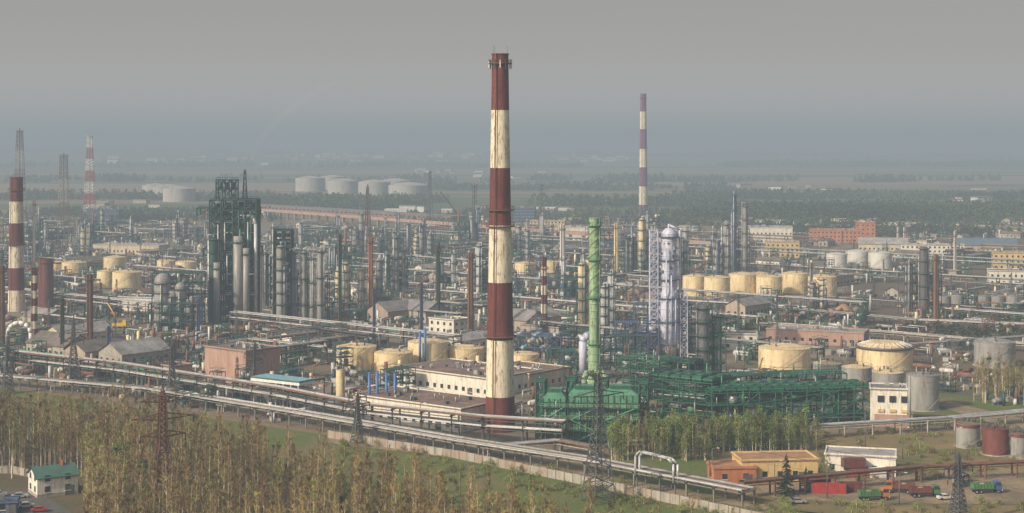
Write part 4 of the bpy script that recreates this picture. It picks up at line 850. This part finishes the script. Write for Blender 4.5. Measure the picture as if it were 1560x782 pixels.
def ey(X):
    for (a, c), (e, d) in zip(edge[:-1], edge[1:]):
        if a <= X <= e: return c+(d-c)*(X-a)/(e-a)
    return 280
fo = empty('birch_forest'); n = 0
X = -180
while X < 62:
    Y = 285
    while Y < 530:
        x = X+R.uniform(-2, 2); y = Y+R.uniform(-2, 2); Y += 3.9
        if y > ey(x)+R.uniform(-4, 2) or abs(x) > .36*y: continue
        px = 780+x/y*F
        if y < 428 and px < 128: continue
        if R.random() < .1: continue
        s = R.uniform(.72, 1.12); gz = math.sin(x*.05+1)*math.sin(y*.04+x*.02); inst(R.choice(BR[2:4] if gz > .55 and R.random() < .6 else BR), 'birch_tree', (x, y, 0), R.uniform(0, 6.28), fo, (s, s, s*R.uniform(.9, 1.1))); n += 1
    X += 3.6
print('birches', n)
def tree(kind, px, yb, s=1.0, name='leafy_tree'):
    x, y = G(px, yb); inst(R.choice(kind), name, (x, y, 0), R.uniform(0, 6.28), None, (s, s, s))
gv = empty('poplar_grove')
for i in range(260):
    px = R.uniform(930, 1245); yb = R.uniform(675, 704) if px < 1080 else R.uniform(672, 690); x, y = G(px, yb); s = R.uniform(.5, 1.0)
    if R.random() < .72: inst(R.choice(LF), 'poplar_tree', (x, y, 0), R.uniform(0, 6.28), gv, (s, s, s))
    else: inst(R.choice(BR[2:4]), 'poplar_tree', (x, y, 0), R.uniform(0, 6.28), gv, (s*.65, s*.65, s*.65))
for px, yb, s in ((180, 790, 1.2), (215, 800, 1.0), (700, 796, .9), (812, 800, .8), (1260, 735, .5), (1560, 610, .9), (1505, 600, .9)): tree(LB, px, yb, s)
for px, yb, s in ((1198, 757, .95), (628, 812, 1.0), (790, 815, .8), (145, 800, .7), (1228, 752, .6), (520, 830, 1.0)): tree(CF, px, yb, s, 'fir_tree')
bt = empty('bare_birch_row')
for i in range(26): x, y = G(R.uniform(1478, 1560), R.uniform(592, 618)); s = R.uniform(.6, .85); inst(R.choice(BR), 'birch_tree', (x, y, 0), R.uniform(0, 6), bt, (s, s, s))
for i in range(10): x, y = G(R.uniform(1480, 1600), R.uniform(590, 612)); s = R.uniform(.6, .85); inst(R.choice(LF), 'birch_tree', (x, y, 0), R.uniform(0, 6), bt, (s, s, s))
sb = empty('shrubs')
for i in range(560):
    k = R.random()
    if k < .4: px, yb = R.uniform(1240, 1600), R.uniform(640, 735)
    elif k < .7: px, yb = R.uniform(520, 1180), 0; yb = 678+(px-520)*.165+R.uniform(-14, 22)
    elif k < .85: px, yb = R.uniform(1040, 1600), R.uniform(766, 800)
    else: px, yb = R.uniform(1150, 1600), R.uniform(460, 600)
    x, y = G(px, yb); s = R.uniform(.35, .9); inst(R.choice(SH), 'shrub', (x, y, 0), R.uniform(0, 6), sb, (s, s, s*.8))
def clump(seed):
    rr = random.Random(seed); b = MB()
    for t in range(16):
        cx, cy = rr.uniform(-30, 30), rr.uniform(-16, 16); H = rr.uniform(6, 13); b.cyl((cx, cy, 0), (cx, cy, H*.8), .25, .1, 'bark_dark', 4, False)
        for i in range(60):
            a = rr.uniform(0, 6.28); z = rr.uniform(.15, 1); rd = 3.2*math.sin(math.pi*min(1, z*.8+.15))*rr.uniform(.3, 1.1); p = Vector((cx+math.cos(a)*rd, cy+math.sin(a)*rd, z*H)); u = Vector((rr.gauss(0, 1), rr.gauss(0, 1), rr.gauss(0, 1))).normalized()*rr.uniform(.5, 1.1); w = u.cross(Vector((rr.gauss(0, 1), rr.gauss(0, 1), rr.gauss(0, 1)))).normalized()*u.length
            b.face([p-u, p+w, p+u, p-w], 'leaf_far')
    return b.finish('clump', link=False)
CL = [clump(s) for s in range(60, 65)]
dw = empty('distant_woodland')
def belt(px0, px1, y0, y1, n, s0=.8, s1=1.3):
    for i in range(n):
        x, y = G(R.uniform(px0, px1), R.uniform(y0, y1)); s = R.uniform(s0, s1); inst(R.choice(CL), 'tree_clump', (x, y, hill(x, y)-.2), R.uniform(-.4, .4), dw, (s*1.2, s*1.2, s))
belt(1090, 1600, 318, 337, 210); belt(1040, 1600, 300, 305, 60); belt(840, 1100, 308, 316, 34); belt(640, 1100, 287, 291, 44); belt(385, 640, 306, 320, 70); belt(0, 390, 300, 306, 40); belt(0, 1600, 275, 279, 50, 1, 1.6); belt(1100, 1600, 250, 255, 80, 1.2, 2); belt(0, 900, 252, 256, 50, 1.2, 2); belt(0, 1600, 237, 242, 90, 1.5, 2.2); belt(640, 1080, 325, 345, 60, .5, .8); belt(0, 400, 322, 340, 50, .5, .8)
belt(1130, 1600, 338, 362, 50, .6, .9); belt(1150, 1600, 470, 520, 12, .4, .6)
b = MB(); rr = random.Random(5)
def house(px, py, w, h, wall, roof):
    x, y = G(px, py); z = hill(x, y); r = rr.uniform(-.5, .5); b.box(x, y, z-1, w, w*.5, h+1, wall, r); b.box(x, y, z+h+.01, w*1.03, w*.53, h*.15+.4, roof, r)
for cx, cy, sx, sy, n in ((500, 242, 80, 4, 46), (690, 240, 60, 4, 26), (900, 244, 50, 4, 16), (300, 248, 120, 6, 20), (1280, 298, 40, 5, 5), (1490, 302, 50, 10, 10), (1170, 286, 60, 6, 6), (650, 262, 60, 5, 12), (800, 268, 80, 10, 8), (700, 318, 260, 10, 16), (150, 318, 120, 10, 8)):
    for i in range(n): py = cy+rr.gauss(0, sy*.5); k = (py-HZ); house(cx+rr.gauss(0, sx*.6), max(py, 234), rr.uniform(14, 50)*(1.2 if k < 40 else .6), rr.uniform(6, 20)*(1 if k < 40 else .4), rr.choice(['tank_white', 'plaster_white', 'plaster_tan', 'concrete']), rr.choice(['roof_grey', 'roof_brown', 'roof_tar', 'tank_white']))
b.finish('distant_village')
for k, (p, z, m) in enumerate((([G(1000, 272), G(1700, 268), G(1700, 280), G(1000, 284)], .3, 'dirt'), ([G(-100, 282), G(640, 278), G(640, 290), G(-100, 296)], .3, 'dirt'), ([G(860, 296), G(1000, 294), G(1010, 302), G(850, 304)], .35, 'grass'), ([G(760, 258), G(1300, 262), G(1300, 267), G(760, 264)], .4, 'dry_grass'))): sheet('field', p, z, m)

# ------------------------------------------------------------------ haze (absorbing volumes with their own glow), sky, sun
def medium(name, dens, col):
    hm = bpy.data.materials.new(name); hm.use_nodes = True; nt = hm.node_tree; nt.nodes.clear()
    o_ = nt.nodes.new('ShaderNodeOutputMaterial'); ad = nt.nodes.new('ShaderNodeAddShader'); ab = nt.nodes.new('ShaderNodeVolumeAbsorption'); em = nt.nodes.new('ShaderNodeEmission')
    ab.inputs['Color'].default_value = (0, 0, 0, 1); ab.inputs['Density'].default_value = dens
    em.inputs['Color'].default_value = (*col, 1); em.inputs['Strength'].default_value = dens  # emission stands in for light scattered by haze and steam
    nt.links.new(ab.outputs[0], ad.inputs[0]); nt.links.new(em.outputs[0], ad.inputs[1]); nt.links.new(ad.outputs[0], o_.inputs['Volume']); MATS[name] = hm
medium('haze_glow_low', 1/2700, (0.300, 0.342, 0.362)); medium('haze_glow_high', 1/4800, (0.50, 0.465, 0.44)); medium('steam', 1/55, (0.47, 0.47, 0.47))
b = MB(); b.box(0, 14000, -60, 70000, 70000, 230, 'haze_glow_low'); b.finish('emissive_haze')
b = MB(); b.box(0, 14000, 170.5, 70000, 70000, 430, 'haze_glow_high'); b.finish('emissive_haze')  # added glowing layer that brightens and warms the upper sky
def plume(pts):
    n = 16; v = []; f = []
    for (x, y, z, r) in pts:
        for i in range(n): t = i/n*2*math.pi; v.append((x+r*math.cos(t), y+r*math.sin(t), z))
    m = len(pts)
    for k in range(m-1):
        for i in range(n): j = (i+1) % n; f.append((k*n+i, k*n+j, (k+1)*n+j, (k+1)*n+i))
    f.append(tuple(range(n-1, -1, -1))); f.append(tuple((m-1)*n+i for i in range(n)))
    me = bpy.data.meshes.new('steam_plume_mesh'); me.from_pydata(v, [], f); me.materials.append(MATS['steam']); inst(me, 'steam_plume', (0, 0, 0))
x, y = G(380, 475); z = ZT(y, 252); plume([(x+.8*i+.35*i*i, y+i, z+4.5*i, .8+.45*i+.25*math.sin(i*1.9)) for i in range(11)])

el, az = math.radians(32), math.radians(232)   # azimuth clockwise from +Y : sun behind-left of camera
w = bpy.data.worlds.new('World'); sc.world = w; w.use_nodes = True; nt = w.node_tree; bg = nt.nodes['Background']
sk = nt.nodes.new('ShaderNodeTexSky'); sk.sky_type = 'NISHITA'; sk.sun_disc = False; sk.sun_elevation = el; sk.sun_rotation = az; sk.dust_density = 7; sk.air_density = 1.0
nt.links.new(sk.outputs[0], bg.inputs['Color']); bg.inputs['Strength'].default_value = 0.12
ld = bpy.data.lights.new('sun', 'SUN'); ld.energy = 5.0; ld.angle = math.radians(.5); ld.color = (1, .87, .69)
lo = bpy.data.objects.new('sun', ld); sc.collection.objects.link(lo)
dv = Vector((math.sin(az)*math.cos(el), math.cos(az)*math.cos(el), math.sin(el))); lo.rotation_euler = dv.to_track_quat('Z', 'Y').to_euler()
cam = bpy.data.cameras.new('camera'); co = bpy.data.objects.new('camera', cam); sc.collection.objects.link(co); sc.camera = co
co.location = (0, 0, CAMH); co.rotation_euler = (math.pi/2, 0, 0); cam.sensor_width = 36; cam.lens = 36*F/1560; cam.shift_y = -(391-HZ)/1560; cam.clip_start = 1; cam.clip_end = 90000
sc.view_settings.view_transform = 'Standard'; sc.view_settings.look = 'None'; sc.view_settings.exposure = 0
